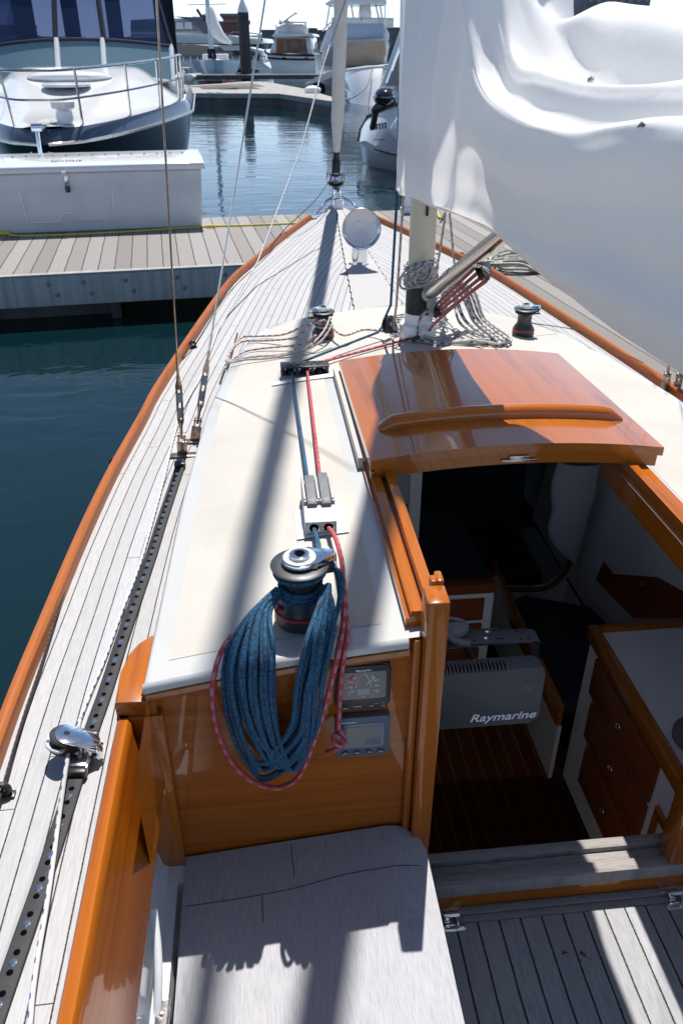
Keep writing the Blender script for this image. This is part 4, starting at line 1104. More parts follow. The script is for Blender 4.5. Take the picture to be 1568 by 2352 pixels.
nst=len(colsP[0])
def ridge(x,w):return math.exp(-(x/w)**2)
mb=MB();P=[];UV=[]
for i in range(nst):
    row=[]
    for j in range(nr):
        p=colsP[j][i].copy();y=p.y;j0=j/12.
        lu=max(0,min(1,(y-1.9)/.5))
        n=Vector((-1,0,0)) if 1<j0<6 else (Vector((0,0,1)) if 5.9<j0<12.5 else Vector((1,0,0)) if j0<15 and j0>12 else Vector((-.4,0,-.9)))
        # creases running down from the luff then sweeping aft
        d=0
        if .5<j0<10 and y<3.1:
            env=min(1,(j0-.5)/1.0)*min(1,(10-j0)/2)
            s_=y+.10*math.sin(j0*.8)
            env*=max(0,min(1,(2.96-y)/.12))*(1-lu*(1-max(0,min(1,(j0-1.2)/1.6))))
            dg=y+.16*(j0-2)          # creases run up and aft from the foot of the luff
            d+=lu*env*(.011*math.sin(dg*24+.8*math.sin(j0*1.7))+.016*ridge(dg-2.72,.030)-.014*ridge(dg-2.79,.026)+.020*ridge(dg-2.45,.045)-.018*ridge(dg-2.35,.035)+.014*ridge(dg-3.0,.03)-.012*ridge(dg-3.06,.025)+.022*ridge(dg-2.20,.04)-.012*ridge(dg-2.10,.03))
            q=Vector((y*2.2,j0*.55,0));d+=(.012*noise.noise(q)+.004*noise.noise(q*2.7))*env
            d+=.006*(1-lu)*env*math.sin(y*5+j0*.9)*(1 if j0>4.5 else .4)
            bw=max(0,min(1,(4.2-j0)/.8))*max(0,min(1,(j0-.6)/.6));ph=j0*3.6+2.6*max(0,y-1.2)+1.2*noise.noise(Vector((y*.9,7,0)))
            d+=bw*(1-.6*lu)*(.0075*math.sin(ph)+.003*math.sin(ph*2.3+1))
        d+=.002*noise.noise(Vector((y*6,j0*1.4,5)))
        p+=n*d;row.append(p)
    P.append(row);UV.append([(i/nst,j/nr) for j in range(nr+1)])
# unseen starboard side of luff cut open so sun shines through port layer
V=mb.grid(P,UV,closeu=True,skip=lambda i,j:9.3*12<j<15.2*12 and P[i][j].y>2.22)
sail=thing('mainsail','big loosely bundled white mainsail hanging over the boom at upper right','sail',(.65,2.9,1.7))
SL=obj('sailcloth',mb,M['sail'],sail,angle=180,**W)
# hem along the foot of the luff panel
hem=MB();hp=[P[0][j] for j in list(range(0,30))];
P2=[[P[i][j]+Vector((-.0015,-.002*0,-.0008)) for j in range(4,30)] for i in range(0,3)]
hem.grid(P2);hem.b.free()
mb=MB();mb.tube([P[1][j]+Vector((-.001,0,-.001)) for j in range(1,40)],.0007,5);obj('hem_stitching',mb,M['r_grey'],SL,angle=180,**W)
mb=MB();mb.tube([P[0][j]+Vector((0,0.0,0)) for j in range(2,60)],.0022,6);obj('luff_tape',mb,M['sail'],SL,**W)
from mathutils.bvhtree import BVHTree
bv=BVHTree.FromPolygons([v.co+Vector((.65,2.9,1.7)) for v in SL.data.vertices],[tuple(p.vertices) for p in SL.data.polygons])
def stick(px,py,off=.002):
    d=ray(px,py);h=bv.ray_cast(C0,d.normalized())
    return None if h[0] is None else h[0]+(h[1] if h[1].dot(d)<0 else -h[1])*off
for cx_,cy_,sc_ in ((1474,288,1.0),(1356,182,.8)):
    mb=MB();rnd=random.Random(int(cx_));pts=[]
    for k in range(20):
        a=rnd.uniform(0,6.28);q=stick(cx_+13*sc_*math.cos(a)*rnd.random()**.5+(.4 if k%2 else -.4)*6,cy_+6*sc_*math.sin(a)*rnd.random()**.5-(2 if k%2 else -2))
        if q:pts.append(q)
    if len(pts)>3:
        mb.tube(catmull(pts,4),.0005,4);obj('printed_mark',mb,M['letterd'],SL,**W)
# ---------- furled jib on the forestay ----------
jb=thing('furled_jib','white jib rolled tight around the forestay above its black furling drum at the bow','furled sail',(XC,6.90,1.10))
sd=Vector((0,-.367,1)).normalized();b0=Vector((XC,6.89,1.195))
def fs(s):return b0+sd*s
mb=MB();pts=[fs(.40+i*.10) for i in range(96)];rr=[.022 if i==0 else min(.042,.026+.012*i) if i<3 else .045+.006*math.sin(i*.9)+.004*math.sin(i*2.3)-(.02*i/96) for i in range(96)]
N0=24;P=[];nrm=Vector((1,0,0));bn=sd.cross(nrm)
for i in range(400):
    s=.30+9.6*i/399;f=(s-.40)/.10;r0=.026+.022*min(1,max(0,(s-.3)/.25))-.014*(s/10)
    row=[]
    for k in range(N0):
        a=2*math.pi*k/N0;rr_=r0*(1+.07*(((a/(2*math.pi)+s*2.6)%1)))+.0008*noise.noise(Vector((k,s*20,0)))
        row.append(fs(s)+(nrm*math.cos(a)+bn*math.sin(a))*rr_)
    P.append(row)
V=mb.grid(P,closeu=True);mb.face(V[0]);JR=obj('rolled_cloth',mb,plain('jib_cloth_roll',(.72,.69,.64),.75,var=.06,scale=9,bump=.2),jb,**W)
def framed(s):
    m4=Matrix((nrm,bn,sd)).transposed().to_4x4();m4.translation=fs(s);return m4
mb=MB();mb.lathe([(.030,.10),(.035,.13),(.035,.23),(.026,.235),(.024,.31),(.020,.312)],24,framed(0))
mb.lathe([(.02,0),(.034,.02),(.066,.035),(.074,.05),(.074,.054),(.06,.052)],32,framed(0))
for k in range(5):
    a=2*math.pi*k/5+.3;q=nrm*math.cos(a)+bn*math.sin(a);mb.tube([fs(.052)+q*.073,fs(.135)+q*.073],.0035,6)
mb.tube([fs(.137)+(nrm*math.cos(t*math.pi/16)+bn*math.sin(t*math.pi/16))*.073 for t in range(32)],.005,6,closed=True)
obj('furling_drum',mb,M['blackp'],jb,**W)
mb=MB();mb.lathe([(.030,.060),(.060,.062),(.060,.068),(.032,.070)],32,framed(0));mb.lathe([(.034,.140),(.067,.144),(.067,.150),(.034,.152)],32,framed(0));obj('drum_flange',mb,M['chrome'],jb,**W)
mb=MB();mb.tube([fs(-.04)-nrm*.02,fs(.015)-nrm*.008],.009,8);mb.tube([fs(-.04)+nrm*.02,fs(.015)+nrm*.008],.009,8);mb.tube([fs(-.02)-nrm*.03,fs(-.02)+nrm*.03],.008,8);obj('toggle',mb,M['steel'],jb,**W)
# ---------- ropes ----------
def rope(name,mat,label,cat,segs,r,loc=None,group=None,n=8):
    mb=MB();u=0
    for s_ in segs:
        pts,rad=(s_ if isinstance(s_,tuple) and isinstance(s_[1],float) else (s_,r))
        u=mb.tube(pts,rad,n,u0=u)
    first=segs[0][0] if not isinstance(segs[0],tuple) else segs[0][0][0]
    return solo(name,mb,M[mat],label,cat,tuple(loc or first),group,angle=180)
def RZ(px,py,dz=.008,k=3):
    p=at(px,py,z=1.13)
    for _ in range(4):p=at(px,py,z=roofz(p.x,p.y)+dz)
    return p
# blocks at the mast foot
def block(p,axis,d,r,label,nm='pulley_block',two=False):
    t=thing(nm,label,'pulley block',tuple(p));p=Vector(p);axis=Vector(axis).normalized();d=Vector(d).normalized();d=(d-axis*d.dot(axis)).normalized();o=axis.cross(d)
    m4=Matrix((d,o,axis)).transposed().to_4x4();m4.translation=p
    mb=MB();mb.lathe([(r,-.008),(r*.78,-.002),(r*.78,.002),(r,.008)],28,m4);obj('sheave',mb,M['blackm'],t,**W)
    for sg in (-1,1):
        pts=[(r*1.12*math.cos(R(a)),r*1.12*math.sin(R(a))) for a in range(60,301,12)]+[(r*1.15,-r*.55),(r*1.9,-r*.28),(r*1.9,r*.28),(r*1.15,r*.55)]
        mb=MB();mb.prism(pts,.003,m4@Matrix.Translation((0,0,.0095*sg-.0015)),bev=.0007);ch=obj('cheek',mb,M['blackp'],t,**W)
        mb=MB()
        mb.prism([(-r*.35,-r*.22),(r*1.75,-r*.2),(r*1.75,r*.2),(-r*.35,r*.22)],.0014,m4@Matrix.Translation((0,0,(.0125 if sg>0 else -.0139))),bev=.0004)
        st_=obj('strap',mb,M['steel'],ch,**W)
    mb=MB()
    for a in (-.1,.45,.95,1.4):
        for sg in (-1,1):mb.lathe([(.0028,0),(.0001,.0001)],10,m4@Matrix.Translation((r*a,0,.0143*sg)))
    obj('pin_hole',mb,M['hole'],t,**W)
    mb=MB();c=p+d*r*2.15;mb.tube([c+(d*math.cos(t_*math.pi/8)+axis*math.sin(t_*math.pi/8))*.011 for t_ in range(16)],.003,6,closed=True);obj('shackle',mb,M['chrome'],t,**W)
    return t
bp=RZ(893,745,.062);bq=RZ(908,768,.0)
block(bp,(.75,-.62,.15),(bq-bp),.034,'black pulley block with holed steel straps standing beside the mast foot')
mb=MB();mb.lathe([(.03,0),(.03,.004),(.01,.006)],20,c=tuple(RZ(910,768,.003)));mb.tube([RZ(910,768,.01)+Vector((.011*math.cos(t*math.pi/6),0,.008+.011*math.sin(t*math.pi/6))) for t in range(12)],.003,6,closed=True);obj('pad_eye',mb,M['chrome'],boat,**W)
# blue halyard: mast top -> block -> organiser -> clutch -> winch -> coil
def rz_(x,y,dz=.008):return Vector((x,y,roofz(x,y)+dz))
oz=zo+.017
wc=Vector((WP.x,WP.y,WP.z))
cl_in=[Vector((LRx[0],1.97,zc+.022)),Vector((LRx[0],1.66,zc+.020))]
run=[at(917,200,y=2.98),at(912,440,y=2.99),at(897,700,y=3.05),bp+Vector((-.02,-.002,.026)),bp+Vector((-.03,-.01,-.005)),bp+Vector((-.05,-.03,-.022)),Vector((ox-.032,oy+.05,oz)),Vector((ox-.045,oy,oz)),Vector((ox-.050,oy-.035,oz))]
seg1=[run[0],run[1],run[2]]+catmull(run[2:5],5)[5:]+catmull(run[5:],6)
seg1b=[run[-1]]+[run[-1].lerp(cl_in[0],t) for t in (.5,1)]+[cl_in[1]]
wr=.0375+.0045
def helix(c,r,a0,a1,z0,z1,n=60):return [Vector((c.x+r*math.cos(R(a0+(a1-a0)*i/n)),c.y+r*math.sin(R(a0+(a1-a0)*i/n)),c.z+z0+(z1-z0)*i/n)) for i in range(n+1)]
seg2=[cl_in[1],Vector((cl_in[1].x+.004,1.55,wc.z+.05))]+helix(wc,wr+.001,10,-1080,.062,.094,150)
seg3=helix(wc,.052,160,378,.121,.126,40)+catmull([wc+Vector((.062,.012,.122)),wc+Vector((.078,-.002,.110)),wc+Vector((.080,-.03,.07)),wc+Vector((.068,-.055,.03))],5)
segs=[(seg1,.0052),(seg1b,.0052),(seg2,.0052),(seg3,.0052)]
# hanging coil: loops from the winch over the roof edge
hy=YB-.032
Ltop=at(648,1345,y=wc.y+.02);Rtop=at(772,1300,y=wc.y-.0)
rnd=random.Random(3)
def loop(l,b,r,i):
    "l: px of the left fall at the roof edge, b: bottom point, r: right fall at roof edge"
    lt=Vector((wc.x-.046+rnd.uniform(-.004,.004),wc.y-.02-.003*rnd.random(),wc.z+.085+rnd.uniform(-.01,.012)))
    rt_=Vector((wc.x+.052+rnd.uniform(-.006,.008),wc.y-.025,wc.z+.088+rnd.uniform(-.012,.014)))
    le=at(l[0],l[1],y=hy+.015+rnd.uniform(-.004,.004));re=at(r[0],r[1],y=hy+.012+rnd.uniform(-.004,.004))
    lay=.011*(i%3)
    mid_l=lt.lerp(le,.5)+Vector((-.012,0,.010+lay*.4));mid_l.z=max(mid_l.z,roofz(mid_l.x,mid_l.y)+.012+lay)
    le.y-=lay;re.y-=lay
    mid_r=rt_.lerp(re,.5)+Vector((.004,0,.012))
    pl_=[lt,mid_l,le]
    d1=at(l[0]+2,l[1]+ (b[1]-l[1])*.45,y=hy-.005-lay);d2=at(l[0]*.55+b[0]*.45,l[1]+(b[1]-l[1])*.84,y=hy-.006-lay)
    bt=at(b[0],b[1],y=hy-.006-lay)
    d3=at(b[0]*.42+r[0]*.58,b[1]-(b[1]-r[1])*.22,y=hy-.006-lay);d4=at(r[0]*.75+b[0]*.25,b[1]-(b[1]-r[1])*.58,y=hy-.005-lay)
    return catmull(pl_+[d1,d2,bt,d3,d4,re,mid_r,rt_],9)
NL=24
for i in range(NL):
    t=i/(NL-1)
    if i<14:
        w_=i/13
        l=(519+106*w_+rnd.uniform(-2,2),1512-34*w_);b=(608+66*w_+rnd.uniform(-16,16),1806-rnd.uniform(0,55)-30*w_);r=(742-44*w_*rnd.random()+rnd.uniform(-8,16),1475-25*w_)
    else:
        k=(i-14)/9
        l=(560+60*k+rnd.uniform(-6,6),1500);b=(600+90*rnd.random(),1772-60*rnd.random());r=(700+62*k+rnd.uniform(-4,4),1460-30*k)
    segs.append((loop(l,b,r,i),.0054))
# wrap that gathers the coil on the right
g0=at(772,1310,y=wc.y-.03)
segs.append((catmull([wc+Vector((.080,0,.118)),at(786,1330,y=1.30),at(776,1400,y=1.25),at(742,1475,y=1.20),at(728,1540,y=1.195),at(712,1650,y=1.195),at(690,1740,y=1.195),at(640,1778,y=1.19)],9),.0052))
rope('blue_rope','r_blue','blue and black halyard wound on the near winch, its coil hanging over the bulkhead','rope',segs,.005,n=9)
# red control line: mast -> organiser -> clutch -> around coil -> knot
rj=RZ(960,772,.016)
cr=[Vector((LRx[1],1.985,zc+.022)),Vector((LRx[1],1.66,zc+.020))]
segs=[[rj]+[Vector((ox+.03,oy+.045,oz)),Vector((ox+.012,oy,oz)),Vector((ox+.008,oy-.035,oz)),cr[0],cr[1]]+catmull([cr[1],at(770,1235,y=1.56),at(784,1285,y=1.44),at(788,1330,y=1.38),at(794,1400,y=1.30),at(796,1460,y=1.235),at(790,1500,y=1.198),at(781,1580,y=1.20),at(777,1680,y=1.205)],7)[1:]]
# overhand knot
kc=at(777,1694,y=1.198)
kn=[kc+Vector((.010*math.sin(t*2.0)*1.15,-.004*math.cos(t*3),.012*math.sin(t*1.0)-.006)) for t in [i*.35 for i in range(19)]]
segs.append(catmull([at(777,1675,y=1.205),kc+Vector((.012,-.004,.004)),kc+Vector((.006,-.010,-.014)),kc+Vector((-.010,-.006,-.006)),kc+Vector((-.006,.0,.008)),kc+Vector((.010,-.012,.002)),kc+Vector((.014,-.004,-.014)),kc+Vector((.006,-.002,-.026)),kc+Vector((-.004,-.010,-.020)),kc+Vector((-.012,-.010,-.028)),kc+Vector((-.028,-.008,-.036))],6))
# big outer loop
segs.append(catmull([wc+Vector((-.048,-.03,.05)),at(610,1385,z=1.165),at(560,1430,z=1.16),at(512,1490,y=1.232),at(490,1560,y=1.2),at(489,1620,y=1.19),at(500,1680,y=1.19),at(532,1750,y=1.188),at(580,1795,y=1.185),at(636,1810,y=1.182),at(680,1790,y=1.182),at(705,1745,y=1.18),at(735,1660,y=1.185),at(760,1570,y=1.185),at(778,1490,y=1.195),at(788,1430,y=1.26),at(790,1370,y=1.32)],9))
rope('red_rope','r_red','red rope looping round the blue coil and ending in a knot by the instruments','rope',segs,.0057,n=9)
# halyard with red flecks: down the mast, block, port forward winch, loops to port
lw=WL_
s1=[at(932,200,y=3.0),at(927,440,y=3.0),at(910,700,y=3.05),bp+Vector((.022,0,.020)),bp+Vector((.02,-.01,-.02))]
s2=catmull([bp+Vector((-.02,-.01,-.026)),RZ(835,757,.03),RZ(790,770,.045),Vector((lw.x+.035,lw.y-.028,lw.z+.055))],6)
s3=helix(lw,.034,-30,-30-1100,.050,.100,140)
def lane(pp):
    return catmull([RZ(a,b,h) for a,b,h in pp],7)
s4=lane([(716,742,.09),(690,770,.05),(660,778,.03),(605,782,.012),(560,783,.010),(540,795,.010),(524,815,.010),(519,828,.01),(530,827,.01),(560,808,.012),(600,800,.012),(690,790,.03),(725,770,.07)])
s5=lane([(758,728,.10),(740,765,.06),(700,800,.028),(640,815,.012),(590,818,.010),(545,825,.010),(522,830,.010),(530,806,.02),(555,775,.012),(590,772,.012),(650,768,.02),(700,748,.06),(745,735,.10)])
s6=lane([(764,745,.09),(735,785,.04),(690,806,.018),(620,822,.010),(560,826,.018),(525,834,.018),(518,838,.01)])
rope('halyard','r_redw','white halyard with red flecks wound on the port forward winch, loops trailing left','rope',[s1,s2,s3,s4,s5,s6],.0048,loc=lw)
# vang tackle
lo=va_+Vector((.035,-.03,-.055));hi=at(1112,622,y=2.42)
block(lo+Vector((.0,-.005,-.01)),(.75,-.6,.1),(va_-lo)+Vector((0,.02,.02)),.022,'black vang block hooked low on the mast below the silver vang tube')
block(hi,(.75,-.6,.15),vd,.026,'black vang block with a silver cheek under the upper end of the vang tube')
segs=[]
for k in range(4):
    o=Vector((.006*(k-1.5),-.004*(k-1.5),-.013*(k-1.5)));segs.append([lo+o+vd*.01,hi+o*1.3-vd*.02])
tail=catmull([hi+Vector((.012,-.01,-.02)),hi.lerp(rj,.35)+Vector((.0,0,-.02)),hi.lerp(rj,.75)+Vector((.004,0,-.012)),RZ(985,760,.03),rj],6)
segs.append(tail)
rope('vang_line','r_vang','red rope tackle running between the two vang blocks and down to the mast foot','rope',segs,.0060,loc=lo)
mb=MB();mb.tube([RZ(1000,752,.03),RZ(948,780,.018)],.010,12);solo('rubber_sleeve',mb,M['blackp'],'short black sleeve where the red line leaves the mast foot','sleeve',tuple(RZ(948,780,.018)))
# coil wrapped on the mast and long hank hanging to the roof
rnd=random.Random(11);mc=Vector((mx,my,zm))
segs=[]
for k in range(8):
    a0=rnd.uniform(0,360);tl=rnd.uniform(-.35,.35);z0=.225+.013*k
    pts=[]
    for i in range(33):
        a=2*math.pi*i/32;pts.append(mc+Vector((.066*math.cos(a)+.004*math.sin(3*a+k),.064*math.sin(a),z0+.030*math.sin(a+R(a0))*tl*2+.006*math.sin(2*a+k))))
    segs.append(pts)
for k in range(4):  # loops lying diagonally on the port-aft face
    pts=[mc+Vector((-.05+.018*k,-.055-.012*k,.27+.006*k))+Vector((.045*math.cos(t),-.012*math.sin(t),.048*math.sin(t)+.022*math.cos(t))) for t in [i*.42 for i in range(16)]]
    segs.append(pts)
segs.append(catmull([mc+Vector((.06,-.02,.27)),mc+Vector((.085,-.03,.6)),mc+Vector((.075,-.02,.95)),mc+Vector((.06,0,2.5))],6))
segs.append(catmull([mc+Vector((.055,.02,2.5)),mc+Vector((.075,.03,.9)),mc+Vector((.12,.0,.40)),mc+Vector((.15,-.04,.24))],6))
rope('rope_coil','r_bluew','blue flecked white rope wrapped in turns around the mast above its black band','rope',segs,.0050,loc=mc+Vector((0,0,.22)))
segs=[]
top=mc+Vector((.10,-.055,.265))
for k in range(12):
    t=rnd.random()**.7;e=rnd.uniform(-1,1)
    ex=RZ(1105+65*t+4*e,760+26*(1-abs(t-.6))+3*e,.012+.010*(k%3));
    m1=top.lerp(RZ(1040+30*t,720,.05),.55)+Vector((.05*t+.012*e,-.02*t,.02+.01*e))
    m2=RZ(1050+62*t,742-14*(t)+2*e,.045+.008*(k%3));
    low=RZ(1080+45*t,783+6*e*.5,.010+.009*(k%3));back=RZ(1000+15*t,778-3*k*.6,.02+.008*(k%2))
    pts=[top+Vector((.03*t-.02,0,.004*e)),m1,m2,ex]
    if k%2==0:pts+=[low,RZ(1040+12*e,788-2*k*.5,.010+.01*(k%2)),RZ(985,776,.012+.004*(k%3)),RZ(968,765,.03)]
    else:pts+=[RZ(1120+30*t,775+4*e,.012),RZ(1070,768+2*k*.5,.012),RZ(1035,745,.02),RZ(1020,722,.06),top+Vector((.03-.005*k,-.012,-.04))]
    segs.append(catmull(pts,8))
segs.append(catmull([mc+Vector((.02,-.10,.15)),mc+Vector((-.015,-.12,.12)),mc+Vector((-.022,-.11,.08)),RZ(960,772,.02),RZ(975,784,.012),RZ(1030,790,.008)],8))
rope('rope_hank','r_bluew','long hank of blue flecked white rope spilling from the vang onto the roof','rope',segs,.0058,loc=RZ(1060,780,.01))
# tangle of small tails and shackles starboard of the mast boot
segs=[]
for k in range(7):
    pts=[RZ(1000+rnd.uniform(-12,24),735+rnd.uniform(-12,8),.09)]
    for q in range(5):pts.append(RZ(1000+rnd.uniform(-18,28),735+8*q+rnd.uniform(-5,5),max(.008,.08-.018*q)))
    segs.append(catmull(pts,5))
rope('lashing','r_sheet','frayed white lashing tangled on the roof just right of the mast boot','lashing',segs,.0022,loc=RZ(1010,770,.01))
segs=[]
for k in range(4):
    segs.append(catmull([RZ(928,722+6*k,.02+.008*(k%2)),RZ(905,725+5*k,.016),RZ(880,738+4*k,.014),RZ(900,748+3*k,.012),RZ(928,742+3*k,.02)],6))
rope('rope_loops','r_bluew','pale rope loops lying behind the mast foot on the port side','rope',segs,.0048)
# lazy line to starboard winch
rope('thin_line','r_black','thin dark line stretched aft from the starboard forward winch across the roof','line',[catmull([WR_+Vector((.035,0,.05)),RZ(1330,760,.012),RZ(1410,802,.012),RZ(1475,832,.02)],6)],.002)
# jib sheet: from the rolled jib down to the side deck, along to the car
def DZ(px,py,dz=.008):
    p=at(px,py,z=.86)
    for _ in range(4):p=at(px,py,z=deckz(p.x,p.y)+dz)
    return p
air=[at(793,0,y=6.25),at(745,140,y=6.0),at(690,345,y=5.55),at(592,600,y=4.9)]
land=[DZ(*q) for q in ((520,725),(500,760),(462,862),(440,901),(411,957),(404,985),(393,1026),(379,1089),(353,1186),(329,1270),(304,1343),(282,1398),(256,1471),(234,1530),(212,1581),(183,1654),(172,1705))]
pts=[air[0],air[1],air[2],air[3]]+catmull([air[3]]+land[:-1],7)[1:]
cb=DZ(150,1700,.055)
pts+= [cb+Vector((.02,.035,0)),cb+Vector((-.008,.04,0)),cb+Vector((-.036,0,0)),cb+Vector((-.02,-.03,0)),cb+Vector((.028,-.01,0))][:0]
segs=[pts]
wrap=[land[-1]+Vector((.004,0,.04)),cb+Vector((.0,.038,.002)),cb+Vector((-.034,.018,.002)),cb+Vector((-.034,-.016,.002)),cb+Vector((-.006,-.036,.002)),DZ(157,1718,.045),DZ(148,1788,.034),DZ(135,1879,.028),DZ(124,1964,.022),DZ(113,2040,.02),DZ(101,2117,.02),DZ(88,2190,.02),DZ(75,2282,.02),DZ(68,2360,.02),DZ(50,2500,.02),DZ(30,2700,.02)]
segs.append(catmull([land[-2],land[-1]]+wrap,7))
rope('jib_sheet','r_sheet','white sheet with blue ticks led down the port side deck through the chrome car block','rope',segs,.0050,loc=tuple(land[5]))
# furling line
dr=fs(.10)
fl=[dr+Vector((-.03,-.02,0)),at(730,452,y=6.35),at(690,492,y=6.05),DZ(650,530,.06),DZ(600,590,.03),DZ(520,670,.02),FL[0],DZ(380,860,.014),DZ(318,970,.014),FL[1],DZ(215,1160,.014),DZ(150,1350,.014),DZ(100,1510,.014),DZ(50,1660,.016),FL[2],DZ(-20,1900,.014),DZ(-60,2100,.014)]
rope('furling_line','r_black','thin black line with pink flecks led through the fairleads along the port rail','line',[catmull(fl,6)],.0034)
# shorter dark line lying on the foredeck
rope('spare_line','r_black','thin dark line lying loose on the port side deck beside the cabin front','line',[catmull([DZ(545,765,.004),DZ(525,835,.012),DZ(515,850,.012),DZ(505,880,.006)],5)],.004)
# ---------- genoa car with block ----------
cp,ct=ontrack(0);best=min(range(400),key=lambda i:(ontrack(cum[-1]*i/400)[0]-DZ(182,1738)).length)
cp,ct=ontrack(cum[-1]*best/400);cn=Vector((ct.y,-ct.x,0)).normalized()
if cn.x<0:cn=-cn
car=thing('track_car','chrome genoa car with a big black sheave block leaning outboard on the port track','track car',tuple(cp))
m4=Matrix((cn,-ct,Vector((0,0,1)))).transposed().to_4x4();m4.translation=cp
mb=MB();mb.box(-.021,.021,-.046,.046,.009,.026,.004,m4);mb.box(-.023,-.016,-.046,.046,.001,.020,.002,m4);mb.box(.016,.023,-.046,.046,.001,.020,.002,m4);CA=obj('slider',mb,M['steel'],car,**W)
mb=MB();mb.box(-.024,.024,-.062,-.046,.001,.024,.005,m4);mb.box(-.024,.024,.046,.060,.001,.024,.005,m4);obj('end_cap',mb,M['blackp'],CA,**W)
mb=MB();mb.box(-.030,-.006,.006,.040,.024,.042,.004,m4);mb.tube([m4@Vector((-.018,.03,.03)),m4@Vector((-.026,.022,.05))],.009,12);mb.lathe([(.010,.026),(.010,.036),(.006,.038)],16,m4@Matrix.Translation((-.005,-.012,0)));obj('plunger',mb,M['chrome'],car,**W)
# block: sheave with its axle nearly upright, cheek plate above
ax_=Vector((.32,.12,1)).normalized();dd=(cp+Vector((0,0,.03))-cb);dd=(dd-ax_*dd.dot(ax_)).normalized();oo=ax_.cross(dd)
m5=Matrix((dd,oo,ax_)).transposed().to_4x4();m5.translation=cb
mb=MB();mb.lathe([(.036,-.012),(.030,-.006),(.028,0),(.030,.006),(.036,.012)],32,m5);mb.lathe([(.0365,-.016),(.0365,-.0125)],32,m5);mb.lathe([(.034,.0125),(.034,.0145)],32,m5);obj('block_sheave',mb,M['blackp'],car,**W)
mb=MB();pts=[(.030*math.cos(R(a)),.0315*math.sin(R(a))) for a in range(75,286,10)]+[(.045,-.027),(.066,-.014),(.070,0),(.066,.014),(.045,.027)]
mb.prism([(x+.006,y) for x,y in pts],.004,m5@Matrix.Translation((0,0,.0155)),bev=.0012)
mb.tube(catmull([cb+dd*.060+ax_*.017,cb+dd*.078+ax_*.004,cb+dd*.080-ax_*.02],5),.0085,10)
mb.obox(cb+dd*.070+ax_*.006,dd*.012,oo*.016,ax_*.004,.002)
CK=obj('block_cheek',mb,M['chrome'],car,**W)
mb=MB();mb.lathe([(.0065,.0200),(.0001,.0204)],16,m5);obj('rivet',mb,M['blackm'],CK,**W)
mb=MB();mb.prism([(x+.002,y) for x,y in pts],.003,m5@Matrix.Translation((0,0,-.0205)),bev=.0008);obj('lower_cheek',mb,M['blackp'],car,**W)
# ================= harbour =================
mb=MB();o_=[(-1500,-200,0),(1500,-200,0),(1500,2500,0),(-1500,2500,0)];i_=[(-.08,-1.2,0),(1.38,-1.2,0),(1.38,3.42,0),(-.08,3.42,0)];mb.grid([o_+o_[:1],i_+i_[:1]]);w=obj('water',mb,M['water'],flat=True);tag(w,kind='structure',label='calm green-blue harbour water',cat='water')
# ---------- near dock ----------
DA=R(6.3);DO_=Vector((-.15,7.48,0))
MD=Matrix.Translation(DO_)@Matrix.Rotation(DA,4,'Z')
dock=thing('dock','weathered grey plank dock with a bolted timber edge beyond the bow','dock',tuple(DO_),DA)
def part(name,mb,mat,par,**k):return obj(name,mb,mat,par,**k)
mb=MB();mb.box(-9,9,.045,2.38,.41,.45,.004);part('planking',mb,M['dockwood'],dock)
mb=MB();mb.box(2.15,9,-5.0,.04,.41,.45,.004);part('planking',mb,M['dockwood'],dock)
mb=MB();mb.box(-9,2.1,-.02,.042,.17,.435,.006);mb.box(-9,9,2.385,2.44,.20,.44,.006);FA=part('timber_edge',mb,M['fascia'],dock)
mb=MB();mb.box(-9,2.1,-.022,.05,.4355,.4535,.003);part('edge_batten',mb,plain('grey_edge_strip',(.30,.30,.29),.7,var=.15,scale=8),dock)
mb=MB();mb.lathe([(.022,0),(.022,.004),(.014,.006),(.012,.014),(.001,.015)],12)
bl_=[Matrix.Translation((x+(.06 if z<.3 else 0),-.021,z))@Matrix.Rotation(R(90),4,'X') for x in (-2.55,-1.75,-1.45,-1.08,-.62,-.18,.15) for z in (.27,.37)]
o_=part('bolt',mb,plain('galvanised_bolt',(.25,.27,.28),.5,metal=.6,var=.2),FA)
for i,mm in enumerate(bl_):
    c=o_ if i==0 else o_.copy()
    if i:col.objects.link(c)
    c.matrix_local=mm
for x0,x1,y0 in ((-8.4,-7.25,.25),(-6.0,-4.85,.25),(-3.6,-2.45,.25),(-2.35,-1.2,.25),(3,8.8,-4.8)):
    mb=MB();mb.box(x0,x1,y0,2.1,-.3,.30,.03);part('float',mb,M['dockside'],dock)
mb=MB()
for x0 in (-2.45,-1.25,-.2):
    mb=MB();mb.box(x0,x0+.09,.08,.16,-.2,.40,.004);part('float_bracket',mb,M['pile'],dock)
# yellow line lying on the dock
P=[MD@Vector(q) for q in ((-3.4,1.38,.46),(-2.55,1.33,.462),(-1.5,1.395,.46),(-.5,1.38,.46),(.0,1.55,.46),(.55,1.66,.46),(1.4,1.7,.46))]
P=[at(-120,532,z=.46),at(0,536,z=.46),at(60,541,z=.46),at(230,535,z=.46),at(470,520,z=.46),at(560,517,z=.46),at(690,512,z=.46),at(760,509,z=.46)]
mb=MB();mb.tube(catmull(P,6),.010,8);mb.tube([at(-20,534,z=.475),at(22,535,z=.47)],[.03,.02],8);mb.tube([at(474,519,z=.47),at(494,519,z=.47)],.016,8)
solo('dock_line',mb,M['r_dock'],'yellow line lying along the foot of the white dock box','rope',tuple(P[1]))
